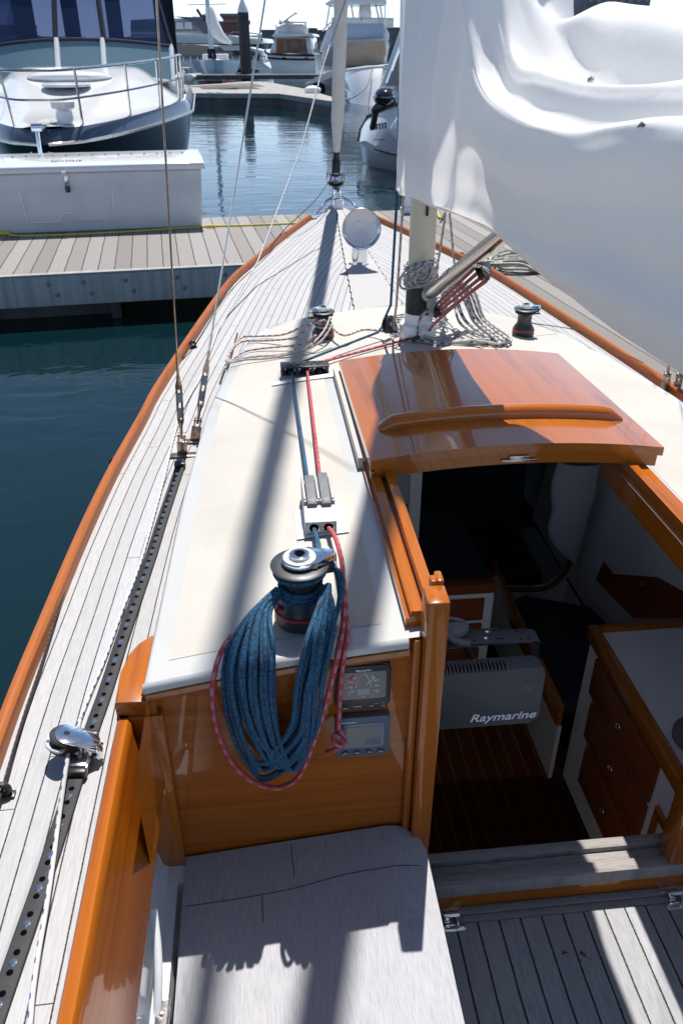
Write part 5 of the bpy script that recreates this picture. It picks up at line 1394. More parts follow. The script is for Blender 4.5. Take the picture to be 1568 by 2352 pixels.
# grey coiled line on starboard dock
rnd=random.Random(5);mb=MB();c=at(1185,612,z=.46)
for k in range(6):
    pts=[c+Vector(((.18+.03*k+.02*rnd.random())*math.cos(a)*1.0+.05*rnd.random(),(.16+.02*k)*math.sin(a),.02+.02*k*rnd.random())) for a in [i*math.pi/7 for i in range(14)]]
    mb.tube(catmull(pts,4,closed=True),.013,6,closed=True)
solo('coiled_line',mb,M['r_grey'],'grey green line coiled on the dock to the right of the bow','rope',tuple(c))
mb=MB();c=at(1075,497,z=.45);mb.tube(catmull([at(1000,470,z=.5),at(1010,500,z=.47),at(1022,486,z=.50),at(1012,478,z=.6)],6),.012,8)
solo('hose',mb,M['r_dock'],'yellow hose loop at the far dock edge right of the mast','hose',tuple(c))
p=at(941,500,z=.45);mb=MB();mb.lathe([(.09,0),(.09,.05),(.06,.07),(.055,.5),(.06,.55)],16,c=(p.x+.04,p.y+.4,.45));solo('dock_pedestal',mb,M['white'],'slim white post on the dock just left of the mast','post',(p.x,p.y,.45))
# ---------- dock box ----------
cb_=at(465,520,z=.45);bxc=cb_+Matrix.Rotation(DA,3,'Z')@Vector((-1.18,.34,0))
bx=thing('dock_box','long white fibreglass dock box with a padlocked overhanging lid','dock box',(bxc.x,bxc.y,.45),DA);bx.scale=(1,1,1)
def BOX(mbx,x0,x1,y0,y1,z0,z1,top=.0,bev=.02):
    pts=[];v=[]
    mbx.box(x0,x1,y0,y1,z0,z1,bev)
    for q in mbx.b.verts:
        pass
L0,L1x=-1.25,1.22
mb=MB()
r=bmesh.ops.create_cube(mb.b,size=1)
for v in r['verts']:
    k=.965 if v.co.z<0 else 1;v.co=Vector((v.co.x*2.44*k,v.co.y*.72*(.94 if v.co.z<0 else 1),(v.co.z+.5)*.60))
bmesh.ops.bevel(mb.b,geom=mb.b.edges[:],offset=.02,segments=3,profile=.5,affect='EDGES')
BB=part('body',mb,M['boxwhite'],bx)
mb=MB()
r=bmesh.ops.create_cube(mb.b,size=1)
for v in r['verts']:
    z=.605+(.07 if v.co.y<0 else .11)*(v.co.z>0);v.co=Vector((v.co.x*2.54*(.985 if v.co.z>0 else 1),v.co.y*.84*(.97 if v.co.z>0 else 1),z))
bmesh.ops.bevel(mb.b,geom=mb.b.edges[:],offset=.018,segments=3,profile=.5,affect='EDGES')
LD=part('lid',mb,M['gel'],bx)
mb=MB();mb.tube(catmull([(-1.02+.34,-.358,.46),(-.66,-.352,.16),(-.6,-.351,.12),(-.36,-.351,.12),(-.32,-.352,.16),(-.26,-.353,.20),(-.17,-.353,.20),(-.12,-.352,.16),(-.08,-.351,.13),(.20,-.351,.13),(.24,-.352,.17),(.26,-.358,.46)],4),.010,6)
part('moulded_panel',mb,M['gel'],BB)
mb=MB();mb.box(-.22,-.16,-.437,-.425,.58,.64,.004);mb.box(-.21,-.17,-.375,-.362,.44,.58,.004);HS=part('hasp',mb,M['steel'],bx)
mb=MB();mb.box(-.215,-.165,-.405,-.375,.41,.47,.006);mb.tube([(-.205,-.39,.465),(-.203,-.39,.50),(-.19,-.39,.512),(-.177,-.39,.50),(-.175,-.39,.465)],.004,8);part('padlock',mb,M['blackm'],HS)
mb=MB()
rnd=random.Random(2)
for k in range(9):mb.box(-.33+.035*k,-.33+.035*k+.022,-.19,-.17+.018*rnd.random(),.692,.6955+.0005*k,0)
part('blue_lettering',mb,M['letterb'],LD)
mb=MB()
for k in range(17):mb.box(-1.2+.14*k,-1.2+.14*k+.02,.18,.195,.705,.712,0)
part('rivet',mb,M['inst_grey'],LD)
# ---------- generic hull lofter for the other boats (local: bow towards -y, origin at the waterline stem) ----------
def loft(half,sheer_,chine,L,bow_rake=.8,n=28,z0=-.2,flare=1.0,y0=0):
    mb=MB();P=[]
    for i in range(n+1):
        y=y0+L*i/n;t=i/n;row=[]
        b=half(t);zs=sheer_(t)
        for k in range(9):
            q=k/8;z=zs+(z0-zs)*q;w=b*(1-q**flare*(1-chine(t)))
            yy=y+bow_rake*q*(1-t)**2
            row.append((w,yy,z))
        P.append([(-a,b2,c) for a,b2,c in row]+[(a,b2,c) for a,b2,c in row[::-1]])
    V=mb.grid(P);mb.face(V[-1][::-1]);return mb,P
def decksheet(half,sheer_,L,crown=.1,n=28,inset=.0,y0=0,m=10):
    mb=MB();P=[]
    for i in range(n+1):
        t=i/n;b=max(.001,half(t)-inset);P.append([(b*(-1+2*j/m),y0+L*t,sheer_(t)+crown*(1-(-1+2*j/m)**2)) for j in range(m+1)])
    mb.grid(P);return mb
def rails(mb,pts,h,r=.014,mid=True,posts=None,lean=0):
    top=[Vector(p)+Vector((0,0,h)) for p in pts];mb.tube(catmull(top,5),r,8)
    if mid:mb.tube(catmull([Vector(p)+Vector((0,0,h*.5)) for p in pts],5),r*.7,6)
    for i,p in enumerate(pts):
        mb.tube([Vector(p),top[i]],r*.9,6)
# ---------- motor cruiser behind the dock box ----------
cr_=thing('motor_cruiser','white motor cruiser with dark blue hull and canvas enclosure, bow towards the dock box','motor boat',(-2.52,10.75,0),R(3.0))
LC=9.0
ch=lambda t:1.72*min(1,(t/.42))**.55 if t<.42 else 1.72
cs=lambda t:1.30+.12*min(1,t/.45)
mb,P=loft(ch,lambda t:cs(t)-.14,lambda t:.35+.45*min(1,t*2.2),LC,1.3,flare=1.3);part('hull',mb,M['skin'],cr_)
mb=MB();P=[]
for i in range(41):
    t=i/40;b=ch(t)+.03;y=LC*t;z=cs(t)-.14
    P.append([(-b,y-.02,z-.03),(-b-.022,y-.03,z-.015),(-b-.022,y-.03,z+.008),(-b,y-.0,z+.02)])
mb.grid(P);mb.grid([[(-a,b,c) for a,b,c in r] for r in P]);part('rub_rail',mb,M['steel'],cr_)
mb=MB();P=[]
for i in range(41):
    t=i/40;b=ch(t);y=LC*t;z=cs(t)-.14
    P.append([(-b,y,z),(-b+.03,y+.02,z+.10),(-b+.08,y+.06,z+.155)])
mb.grid(P);mb.grid([[(-a,b,c) for a,b,c in r] for r in P]);part('toe_moulding',mb,plain('slate_toe_band',(.05,.07,.11),.25,coat=.5),cr_)
# deck with a raised forehead rising to the windshield
def cdz(x,y,b):
    u=abs(x)/max(b,.3);f=max(0,min(1,(y-.6)/3.4));f=f*f*(3-2*f)
    side=max(0,min(1,(1.0-u)/.5));side=side*side*(3-2*side)
    return 1.30+.11*min(1,y/4)+.012+.04*(1-u*u)+(.40*f)*side+.04*side*min(1,y/1.5)
mb=MB();P=[]
for i in range(57):
    t=i/56*.62;b=max(.002,ch(t)-.075);y=LC*t+.05
    P.append([(b*(-1+2*j/48),y,cdz(b*(-1+2*j/48),y,b)) for j in range(49)])
mb.grid(P);part('foredeck',mb,M['gel'],cr_,angle=180)
mb=MB();mb.sphere((.0,2.95,1.79),1,(.62,.30,.10),14);part('sun_pad',mb,M['gel'],cr_)
mb=MB();mb.lathe([(.34,0),(.34,.03),(.30,.045),(.01,.05)],36,c=(.02,2.35,1.69));part('deck_hatch',mb,plain('milky_hatch',(.62,.63,.68),.2,coat=.5),cr_)
# windshield: three panes in a white frame
yw=4.15
def wpt(x,z,out=0):
    u=x/1.45;return Vector((x,yw-.10+ .55*u*u+(z-1.78)*.75-out,z))
zb=lambda x:1.80-.14*(x/1.45)**2; zt=lambda x:2.26-.10*(x/1.45)**2
def pane(x0,x1,fz0,fz1,n=8,out=0,wp=wpt):
    mb=MB();mb.grid([[wp(x0+(x1-x0)*i/n,f(x0+(x1-x0)*i/n),out) for i in range(n+1)] for f in (fz0,fz1)]);return mb
mw=newmat('cruiser_windshield_glass',(.13,.21,.25),.04,0,1)[0]
for x0,x1 in ((-1.42,-.36),(-.30,.36),(.42,1.42)):
    part('windshield',pane(x0,x1,zb,zt),mw,cr_)
mb=MB()
for x in (-1.46,-.33,.39,1.46):mb.tube([wpt(x,zb(x)-.03,.01),wpt(x,zt(x)+.03,.01)],.045 if abs(x)<1 else .04,8)
mb.tube([wpt(-1.45+2.9*i/20,zb(-1.45+2.9*i/20),.01) for i in range(21)],.022,8);part('windshield_frame',mb,M['gel'],cr_)
mb=MB();mb.tube([wpt(-1.47+2.94*i/20,zt(-1.47+2.94*i/20)+.02,.01) for i in range(21)],.025,8)
zc1=lambda x:zt(x)+.03
zc2=lambda x:3.35
def cpt(x,z,out=0):
    k=(z-2.2);u=x/1.45;xx=x*(1-.16*k);return Vector((xx,yw+.25+.5*u*u+(z-2.2)*.55-out,z))
for x in (-1.46,-.35,.42,1.46):mb.tube([cpt(x,2.24,.02),cpt(x,3.5,.02)],.045 if abs(x)<1 else .03,6)
mb.tube([cpt(-1.46+2.92*i/20,3.0,.02) for i in range(21)],.02,6)
part('canvas_frame',mb,M['canvas'],cr_)
for x0,x1 in ((-1.42,-.38),(-.31,.38),(.46,1.42)):
    part('clear_window',pane(x0,x1,lambda x:2.27-.1*(x/1.45)**2,zc2,out=0,wp=cpt),M['vinyl'],cr_)
for s in (-1,1):
    mb=MB();mb.poly([cpt(s*1.46,2.2),cpt(s*1.46,3.5),Vector((s*1.25,7.2,3.5)),Vector((s*1.5,7.5,1.9)),Vector((s*1.5,5.0,1.75))]);part('clear_window',mb,M['vinyl'],cr_)
mb=MB();mb.grid([[cpt(-1.46+2.92*i/10,3.5) for i in range(11)],[Vector((-1.2+2.4*i/10,7.4,3.6)) for i in range(11)]]);part('canvas_top',mb,M['canvas'],cr_)
mb=MB();mb.box(-1.5,1.5,5.2,8.9,.9,1.3,.05);mb.box(-1.6,-1.35,4.6,8.9,1.3,1.75,.05);mb.box(1.35,1.6,4.6,8.9,1.3,1.75,.05);mb.box(-.9,-.3,5.0,5.5,1.3,2.2,.06);mb.box(.3,.9,5.9,6.4,1.3,2.1,.06);part('cockpit_seats',mb,M['gel'],cr_)
mb=MB() # dark rear panel with gaps, added to dim what shows through the windows
for x0,x1,z0,z1 in ((-1.5,-1.12,1.3,3.5),(-.60,-.30,1.3,3.5),(.22,.50,1.3,3.5),(1.12,1.5,1.3,3.5),(-1.12,1.12,3.02,3.5),(-1.12,1.12,1.3,2.32)):mb.box(x0,x1,7.42,7.46,z0,z1)
part('rear_shade_panel',mb,M['canvas'],cr_)
# bow rail
mb=MB();bp_=[]
for s in (-1,):
    pts=[]
for t in (.03,.10,.20,.32,.42):
    pass
def rp(s,t):return (s*max(.12,ch(t)-.12),LC*t+.05,cs(t)+.02)
top=[Vector(rp(-1,t))+Vector((-.02,-.10,.62)) for t in (.44,.36,.26,.16,.07,.02)]+[Vector(rp(1,t))+Vector((.02,-.10,.62)) for t in (.02,.07,.16,.26,.36,.44)]
ends=[Vector(rp(1,.47))+Vector((0,.0,.5)),Vector(rp(1,.475))+Vector((0,0,0))]
tp_=catmull([Vector(rp(-1,.475)),Vector(rp(-1,.47))+Vector((0,0,.5))]+top+ends,6);mb.tube(tp_,.020,8)
mid=[p-Vector((0,-.03,.31)) for p in top];mb.tube(catmull(mid,6),.014,6)
for s in (-1,1):
    for t in (.05,.17,.29,.40,.455):
        a=Vector(rp(s,t));mb.tube([a,a+Vector((s*.02,-.16,.63))],.016,6)
part('bow_rail',mb,M['steel'],cr_)
# windlass light and anchor
mb=MB();mb.lathe([(.09,0),(.11,.05),(.10,.14),(.14,.17),(.15,.24),(.12,.27)],20,c=(.22,.42,1.36));part('spotlight',mb,M['gel'],cr_)
mb=MB();mb.box(-.06,.06,-.35,.4,1.33,1.38,.01);mb.tube([(0,-.30,1.40),(.0,-.36,1.20),(0,-.38,1.0)],.022,8)
mb.tube([(-.06,-.30,1.38),(.06,-.30,1.38)],.035,10)
AN=part('bow_roller',mb,M['chrome'],cr_)
mb=MB()
for s in (-1,1):
    mb.prism([(0,0),(.10,.06),(.20,.03),(.23,-.08),(.17,-.17),(.05,-.20)],.03,Matrix.Translation((0,-.40,1.06))@Matrix.Rotation(R(90),4,'X')@Matrix.Diagonal((s,1,1,1))@Matrix.Rotation(R(25)*1,4,'Y'),bev=.006)
mb.box(-.22,.22,-.43,-.40,1.05,1.065,.003)
part('anchor',mb,plain('galvanised_anchor',(.28,.27,.22),.5,metal=.7,var=.3),cr_)
# ---------- right-hand white cruiser and its outboard ----------
Q=lambda a,b,y:at(a,b,y=y)
rc=thing('flybridge_cruiser','white cruiser with slanting dark side windows moored right of the furled jib','motor boat',(2.9,16.5,0),0)
def slab(pts,y,depth,mat,name,par,bev=0,**k):
    mb=MB();f=[Q(a,b,y) for a,b in pts];bk=[p+Vector((depth*.16,depth,0)) for p in f]
    va=[mb.b.verts.new(p) for p in f];vb=[mb.b.verts.new(p) for p in bk]
    mb.face(va);mb.face(vb[::-1])
    for i in range(len(va)):
        j=(i+1)%len(va);mb.face([va[i],va[j],vb[j],vb[i]])
    if bev:bmesh.ops.bevel(mb.b,geom=mb.b.edges[:],offset=bev,segments=2,profile=.5,affect='EDGES')
    return obj(name,mb,mat,par,world=True,**k)
# hull with rounded port side
mb=MB();P=[]
sh=[(845,266),(880,250),(930,232),(1010,214)];cn_=[(822,325),(850,338),(915,356),(1000,375)];wl=[(834,342),(858,386),(925,412),(1010,432)]
sh=catmull([Q(a,b,y) for (a,b),y in zip(sh,(18.5,17.6,16.8,16.0))],6);cn_=catmull([Q(a,b,y) for (a,b),y in zip(cn_,(18.4,17.5,16.7,15.9))],6);wl=catmull([Vector((Q(a,b,y).x,y,min(.02,Q(a,b,y).z))) for (a,b),y in zip(wl,(18.3,17.7,17.0,16.3))],6)
for i in range(len(sh)):
    a,b,c=sh[i],cn_[i],wl[i];md=a.lerp(b,.5)+Vector((-.06,-.04,0))
    P.append([a+Vector((2.4,2.6,.1)),a,md,b,b+Vector((.06,.04,-.03)),c,c+Vector((.3,.2,-.3))])
V=mb.grid(P);mb.face([V[0][k] for k in range(len(V[0]))]);obj('hull',mb,M['gel'],rc,world=True)
mb=MB();mb.tube([p+Vector((-.02,-.02,0)) for p in sh],.035,8);mb.tube([P[0][1],P[0][2],P[0][3]],.03,8);obj('rub_rail',mb,plain('dark_green_rub_strip',(.04,.09,.09),.4),rc,world=True)
mb=MB();mb.tube([p+Vector((-.02,-.03,0)) for p in cn_],.014,6);obj('boot_line',mb,M['skin'],rc,world=True)
slab([(822,326),(838,322),(893,350),(905,360),(860,350)],17.3,.02,M['gel'],'spray_strip',rc)
slab([(893,300),(925,250),(960,250),(960,340),(925,345)],16.4,.6,M['gel'],'side_step',rc,.02)
# hull lettering strokes (illegible registration and name)
mb=MB();rnd=random.Random(9)
for k in range(6):
    a=Q(845+6.5*k,296-1.0*k,17.05);mb.box(a.x,a.x+.035,a.y-.30,a.y-.29,a.z,a.z+.10,0);mb.box(a.x-.012,a.x+.05,a.y-.30,a.y-.29,a.z+.085,a.z+.10,0)
for k in range(5):
    a=Q(853+5*k,318,17.05);mb.box(a.x,a.x+.03,a.y-.30,a.y-.29,a.z,a.z+.02,0)
obj('hull_lettering',mb,M['letterd'],rc,world=True)
slab([(866,212),(884,168),(935,20),(985,-40),(1040,-40),(1040,235),(900,246)],18.2,2.0,M['gel'],'superstructure',rc,.05)
slab([(886,198),(905,140),(942,48),(1000,20),(1000,112),(905,196)],18.1,.06,M['glass'],'side_window',rc)
slab([(907,200),(935,172),(1000,120),(1000,196),(912,212)],18.08,.06,mw,'side_window',rc)
mb=MB();mb.tube([Q(888,190,18.02),Q(908,132,18.02),Q(944,40,18.02)],.03,6);obj('window_frame',mb,M['chrome'],rc,world=True)
mb=MB();pts=[Q(868,240,17.0),Q(874,222,16.9),Q(895,208,16.7),Q(940,196,16.4)];mb.tube(catmull(pts,6),.015,8)
for a in ((896,208,903,240),):mb.tube([Q(a[0]+5,a[1]-2,16.6),Q(a[2]-2,a[3],16.6)],.014,6)
obj('hand_rail',mb,M['steel'],rc,world=True)
ob_=thing('outboard_engine','glossy black outboard engine tilted on the stern of the right-hand white cruiser','outboard engine',tuple(Q(875,268,16.6)))
mb=MB();c=Q(882,222,16.5);mb.sphere(tuple(c),.27,(.75,1.1,.62),16);OB=obj('cowling',mb,plain('gloss_black_cowling',(.012,.014,.018),.08,coat=1,var=.1),ob_,world=True)
slab([(850,252),(862,238),(908,222),(908,244),(856,262)],16.35,.35,M['blackm'],'engine_bracket',ob_,.03)
mb=MB();c2=Q(862,262,16.5);mb.tube(catmull([c+Vector((-.1,0,-.1)),c2,c2+Vector((-.04,.1,-.25))],5),.06,8);obj('drive_leg',mb,M['blackp'],ob_,world=True)
# blue and yellow fender / line at the sail edge
# ---------- sport fisher ----------
sf=thing('sport_fisher','large white sport fishing boat with a tall flybridge, left of the sail','motor boat',(5.0,38,0))
mb=MB();P=[]
top=[Q(703,190,50),Q(722,182,48),Q(760,166,44),Q(800,157,40),Q(845,151,38.5),Q(880,149,38)]
bot=[Q(712,206,50),Q(722,212,48),Q(750,222,44),Q(800,234,39),Q(845,240,37),Q(868,244,36.5)]
T_=catmull(top,5);B_=catmull(bot,5)
for a,b in zip(T_,B_):
    b=Vector((b.x,b.y,-.1)) if False else Vector((b.x,b.y,min(b.z,.0)))
    P.append([a+Vector((2.0,6,0)),a+Vector((0,0,0)),a.lerp(b,.35)+Vector((-.05,-.1,0)),a.lerp(b,.7),b])
mb.grid(P);obj('hull',mb,M['gel'],sf,world=True)
mb=MB();mb.tube([p+Vector((0,-.05,-.05)) for p in T_],.06,6);obj('rub_rail',mb,M['gel'],sf,world=True)
slab([(706,192),(724,176),(762,162),(840,150),(880,149),(884,158),(800,166),(735,186)],42,3,M['gel'],'foredeck',sf)
slab([(733,152),(742,112),(768,78),(885,72),(893,108),(884,150),(800,156),(745,162)],44,3,M['gel'],'deckhouse',sf,.05)
slab([(766,100),(884,92),(886,124),(875,148),(765,152)],43.5,.3,M['gold'],'windscreen_cover',sf,.03)
slab([(738,150),(752,118),(764,104),(762,150)],43.6,.2,M['glass'],'side_window',sf)
slab([(732,120),(752,62),(768,50),(880,50),(892,72),(893,92),(850,86),(835,92),(820,86),(765,96)],44.2,3,M['gel'],'flybridge',sf,.05)
slab([(768,54),(878,54),(881,86),(768,90)],43.9,.2,M['skyglass'],'flybridge_windscreen',sf,.02)
mb=MB()
for a in ((748,64,757,10),(760,60,778,10),(770,50,790,5),(812,46,806,8),(826,46,826,8),(828,46,845,10),(872,52,862,8),(880,64,872,6),(884,60,884,2),(740,70,760,50)):
    mb.tube([Q(a[0],a[1],44),Q(a[2],a[3],44)],.045,6)
obj('tower_legs',mb,M['steel'],sf,world=True)
slab([(744,8),(760,-2),(884,-4),(888,2),(884,6),(830,10),(760,10)],43.5,3.0,M['gel'],'hardtop',sf,.03)
mb=MB();c=Q(838,40,44);mb.lathe([(.3,0),(.32,.2),(.25,.5),(.05,.7)],14,c=tuple(c));mb.box(c.x-1.6,c.x+1.4,c.y,c.y+.4,c.z-.4,c.z+.02,.05);obj('helm_console',mb,M['gel'],sf,world=True)
mb=MB();mb.tube(catmull([Q(855,158,37.8),Q(840,200,37),Q(800,226,36.5),Q(740,232,36.2)],6),.03,6);solo('mooring_line',mb,M['blackp'],'dark mooring line drooping from the sport fisher hull','rope',tuple(Q(855,158,37.8)))
mb=MB()
for k in range(2):
    c=Q(726+9*k,197+1*k,45);mb.sphere((c.x,c.y,c.z-.2),.32,(1,1,1.2),10)
solo('fender',mb,M['blackp'],'pair of round black fenders between the sport fisher and the far dock','fender',tuple(Q(726,197,45)))
# ---------- far docks ----------
fd=thing('far_dock','pale concrete finger dock beyond the open water','dock',(0,37,0))
A_=at(420,212,z=.5);B2=at(640,214,z=.5);C_=at(770,241,z=.5);D_=at(870,246,z=.5);E_=at(700,203,z=.5);G_=at(530,187,z=.5)
mb=MB();bk1=Vector((-6.0,40,.5));
poly=[at(300,212,z=.5),B2,at(778,234,z=.5),at(786,229,z=.5),at(700,203,z=.5),at(613,187,z=.5),at(567,186,z=.5),at(632,204.5,z=.5),at(300,205,z=.5)]
mb.poly(poly);bmesh.ops.triangulate(mb.b,faces=mb.b.faces[:]);part_=obj('dock_top',mb,M['conc'],fd,world=True)
mb=MB();fr=[poly[0],poly[1],poly[2],poly[3]]
mb.grid([[p+Vector((0,.0,-.01)) for p in fr],[Vector((p.x,p.y,.33)) for p in fr]]);obj('dock_edge',mb,plain('grey_timber_waler',(.20,.23,.25),.8,var=.2),fd,world=True)
mb=MB();mb.grid([[Vector((p.x,p.y+.2,.34)) for p in fr],[Vector((p.x,p.y+.2,-.2)) for p in fr]]);obj('dock_float',mb,M['dockside'],fd,world=True)
mb=MB()
for a,b in ((660,222),(684,228),(710,233),(735,239),(760,244)):
    p=at(a,b,z=.2);mb.box(p.x-.18,p.x+.18,p.y-.1,p.y+.1,-.2,.44,.01)
obj('pile_guide',mb,plain('teal_grey_guide',(.12,.16,.18),.6),fd,world=True)
for a in (484,505):
    p=at(a,224,z=.3);mb=MB();mb.box(p.x-.14,p.x+.14,p.y-.25,p.y-.1,-.02,.55,.02);solo('dock_fender',mb,M['white'],'white fender hanging on the far dock edge','fender',(p.x,p.y,0),group='white fenders on the far dock')
p=at(618,213,z=.6);mb=MB();p=at(619,216,z=.55)
c=at(716,214,z=.5)
mb=MB();c=at(718,213,z=.5);mb.sphere((c.x,c.y,.6),.35,(1,.6,.5),10);solo('dock_cleat_cover',mb,M['white'],'rounded white cap on the angled arm of the far dock','dock fitting',(c.x,c.y,.5))
# ---------- pale blue sailboat ----------
y1=61
sb=thing('moored_sailboat','pale blue sailing boat with a loosely stowed sail, bow on beyond the far dock','sailboat',(-2.4,y1,0))
mb=MB();P=[]
for i in range(15):
    t=i/14;b=1.75*min(1,(t/.6))**.6;y=y1+9*t;zs=1.35-.25*t
    P.append([(-2.42-b,y,zs),(-2.42-b*.92,y+.1,zs*.6),(-2.42-b*.7,y+.3*(1-t),.1),(-2.42,y+.5*(1-t),-.1),(-2.42+b*.7,y+.3*(1-t),.1),(-2.42+b*.92,y+.1,zs*.6),(-2.42+b,y,zs)])
mb.grid(P);obj('hull',mb,M['bluehull'],sb,world=True)
mb=MB();mb.grid([[(-2.42-(p[0][0]+2.42)*-1,p[0][1],p[0][2]),(-2.42,p[0][1],p[0][2]+.12),(p[-1][0],p[-1][1],p[-1][2])] for p in P]);mb.box(-3.3,-1.5,y1+3.5,y1+7,1.2,1.65,.1);obj('deck',mb,M['gel'],sb,world=True)
mb=MB();mb.tube([(-2.42-1.2*math.cos(a),y1+.35+1.2*(1-math.sin(a)),.06) for a in [i*math.pi/10 for i in range(11)]],.05,6);obj('boot_stripe',mb,M['redbot'],sb,world=True)
mb=MB();mb.tube([(-2.6,y1+3.6,1.5),(-2.75,y1+3.8,9)],.15,10);mb.tube([(-2.42,y1,1.5),(-2.72,y1+3.8,9)],.03,6);obj('mast',mb,M['bluehull'],sb,world=True)
mb=MB();pts=catmull([(-2.55,y1+3.3,4.4),(-2.35,y1+3.2,3.4),(-1.9,y1+3.2,2.7),(-1.2,y1+3.4,2.3)],5);mb.tube(pts,[.1+.32*math.sin(math.pi*min(1,i/len(pts)+.15))**.8 for i in range(len(pts))],10);obj('stowed_sail',mb,M['sail'],sb,world=True)
mb=MB();mb.box(-2.75,-2.2,y1+.1,y1+.5,1.4,2.0,.05);obj('bow_fitting',mb,M['canvas'],sb,world=True)
# ---------- piling ----------
mb=MB();c=at(567,185,z=.0);mb.lathe([(.36,-1),(.36,4.0),(.30,4.05)],20,c=(c.x,c.y-4,0));pl_=thing('piling','dark steel piling with a white cone cap','piling',(c.x,c.y-4,0));mb.b.free() if False else None
bmesh.ops.translate(mb.b,verts=mb.b.verts,vec=(-c.x,-c.y+4,0));obj('pile_shaft',mb,M['pile'],pl_)
mb=MB();mb.lathe([(.36,4.0),(.34,4.15),(.04,4.85)],16);obj('cone_cap',mb,M['white'],pl_)
# ---------- trawler yacht ----------
ty=62
tr_=thing('trawler_yacht','white trawler yacht with a brown wheelhouse beyond the far dock','motor boat',(2.4,ty,0))
mb=MB();P=[]
top=catmull([Q(608,112,ty),Q(612,120,ty),Q(630,122,ty),Q(660,124,ty),Q(722,125,ty)],4);bot=catmull([Q(628,185,ty),Q(630,186,ty),Q(640,187,ty),Q(670,188,ty),Q(722,188,ty)],4)
for a,b in zip(top,bot):P.append([a+Vector((1.0,6,0)),a,a.lerp(b,.5)+Vector((.12,0,0)),Vector((b.x,b.y,0))])
V=mb.grid(P);mb.face([Vector_ for Vector_ in V[-1]]);obj('hull',mb,M['gel'],tr_,world=True)
mb=MB();mb.tube([p+Vector((0,-.06,-.0)) for p in [a.lerp(b,.02) for a,b in zip(top,bot)]],.07,6);mb.tube([a.lerp(b,.17)+Vector((0,-.08,0)) for a,b in zip(top,bot)][3:],.06,6);obj('cap_rail',mb,M['skin'],tr_,world=True)
slab([(618,120),(632,86),(645,84),(712,84),(718,124)],ty,5,M['gel'],'wheelhouse',tr_,.05)
slab([(635,88),(702,88),(706,122),(634,122)],ty-.1,.08,M['mahog'],'wheelhouse_front',tr_)
for a,b in ((650,12),(668,22),(692,14)):
    slab([(a,94),(a+b*.7,94),(a+b*.7,118),(a,118)],ty-.2,.05,M['glass'],'window',tr_)
slab([(624,80),(636,74),(716,76),(720,82),(628,86)],ty-.6,5,M['gel'],'roof',tr_,.03)
slab([(628,80),(634,62),(650,54),(695,54),(702,60),(702,78)],ty+.2,2,plain('pale_canvas_dodger',(.50,.50,.54),.25,var=.15,scale=1),'flybridge_canvas',tr_,.05)
mb=MB()
for s in ((636,78,634,56),(644,54,680,28),(680,28,681,32),(640,54,662,46),(644,54,643,44),(700,78,702,50),(702,50,640,50)):mb.tube([Q(s[0],s[1],ty-.3),Q(s[2],s[3],ty-.3)],.06,6)
obj('boom_and_rails',mb,M['gel'],tr_,world=True)
mb=MB();c=Q(663,50,ty);mb.sphere(tuple(c),.35,(1,1,.45),10);obj('radar_dome',mb,M['gel'],tr_,world=True)
mb=MB()
for a in (648,700):slab([(a,130),(a+8,130),(a+8,134),(a,134)],ty-.05,.02,M['glass'],'porthole',tr_)
for x0 in (620,624,628):slab([(x0+2,130),(x0+4,130),(x0+4,136),(x0+2,136)],ty-.3,.02,M['glass'],'porthole',tr_)
mb.b.free()
mb=MB()
for x0 in (672,718):
    for k in range(5):
        a,b=Q(x0-50+0 if x0==672 else 694,129+5*k,ty-.25),Q(x0-38 if x0==672 else 706,129+5*k,ty-.25);mb.tube([a,b],.04,5)
mb.b.free()
# ---------- small boat left of the pale blue sailboat ----------
rb_=thing('small_motorboat','small white motorboat with a low windscreen, left of the pale blue sailboat','motor boat',(-5,58,0))
slab([(392,168),(440,170),(444,176),(440,186),(396,187)],57,3,M['gel'],'hull',rb_,.04)
slab([(402,158),(426,158),(432,169),(398,169)],57.5,1.6,M['glass'],'windscreen',rb_,.02)
slab([(400,154),(428,154),(428,157),(400,157)],57.4,1.8,M['gel'],'roof',rb_,.02)
# ---------- large motor yacht ----------
yy0=76
my_=thing('motor_yacht','long white motor yacht with sweeping dark window bands behind the piling','yacht',(-4,yy0,0))
slab([(300,140),(392,140),(500,144),(600,140),(625,158),(628,186),(300,186)],yy0,7,M['gel'],'hull',my_,.05)
slab([(300,98),(450,102),(560,108),(600,118),(606,142),(300,142)],yy0+.6,6,M['gel'],'main_deck',my_,.05)
slab([(300,98),(392,99),(440,102),(500,108),(560,108),(596,122),(600,138),(540,132),(300,136)],yy0+.45,.1,M['glass'],'main_window_band',my_)
slab([(500,102),(556,104),(562,114),(516,116)],yy0+.3,.1,M['gel'],'window_pillar',my_)
slab([(300,74),(450,76),(520,80),(600,88),(605,98),(540,100),(300,97)],yy0,7,M['gel'],'upper_deck',my_,.05)
slab([(300,44),(382,40),(430,42),(455,52),(478,72),(470,80),(300,76)],yy0+1,5,M['gel'],'sky_lounge',my_,.05)
slab([(300,46),(392,47),(428,48),(452,58),(466,70),(300,70)],yy0+.85,.1,M['glass'],'upper_window_band',my_)
for a in (384,404,424):slab([(a,50),(a+16,50),(a+18,66),(a,66)],yy0+.7,.05,plain('bright_window_view',(.6,.65,.7),.2),'window_light',my_)
slab([(396,36),(440,38),(478,40),(500,66),(520,78),(470,78),(452,56),(430,44)],yy0+.7,.4,M['inst_grey'],'swept_pillar',my_)
slab([(440,36),(490,38),(492,46),(450,44)],yy0+1,4,M['gel'],'hardtop',my_,.03)
mb=MB();mb.tube([Q(300,128,yy0-.5),Q(610,128,yy0-.5)],.04,5)
for k in range(14):mb.tube([Q(390+16*k,128,yy0-.5),Q(390+16*k,142,yy0-.5)],.03,5)
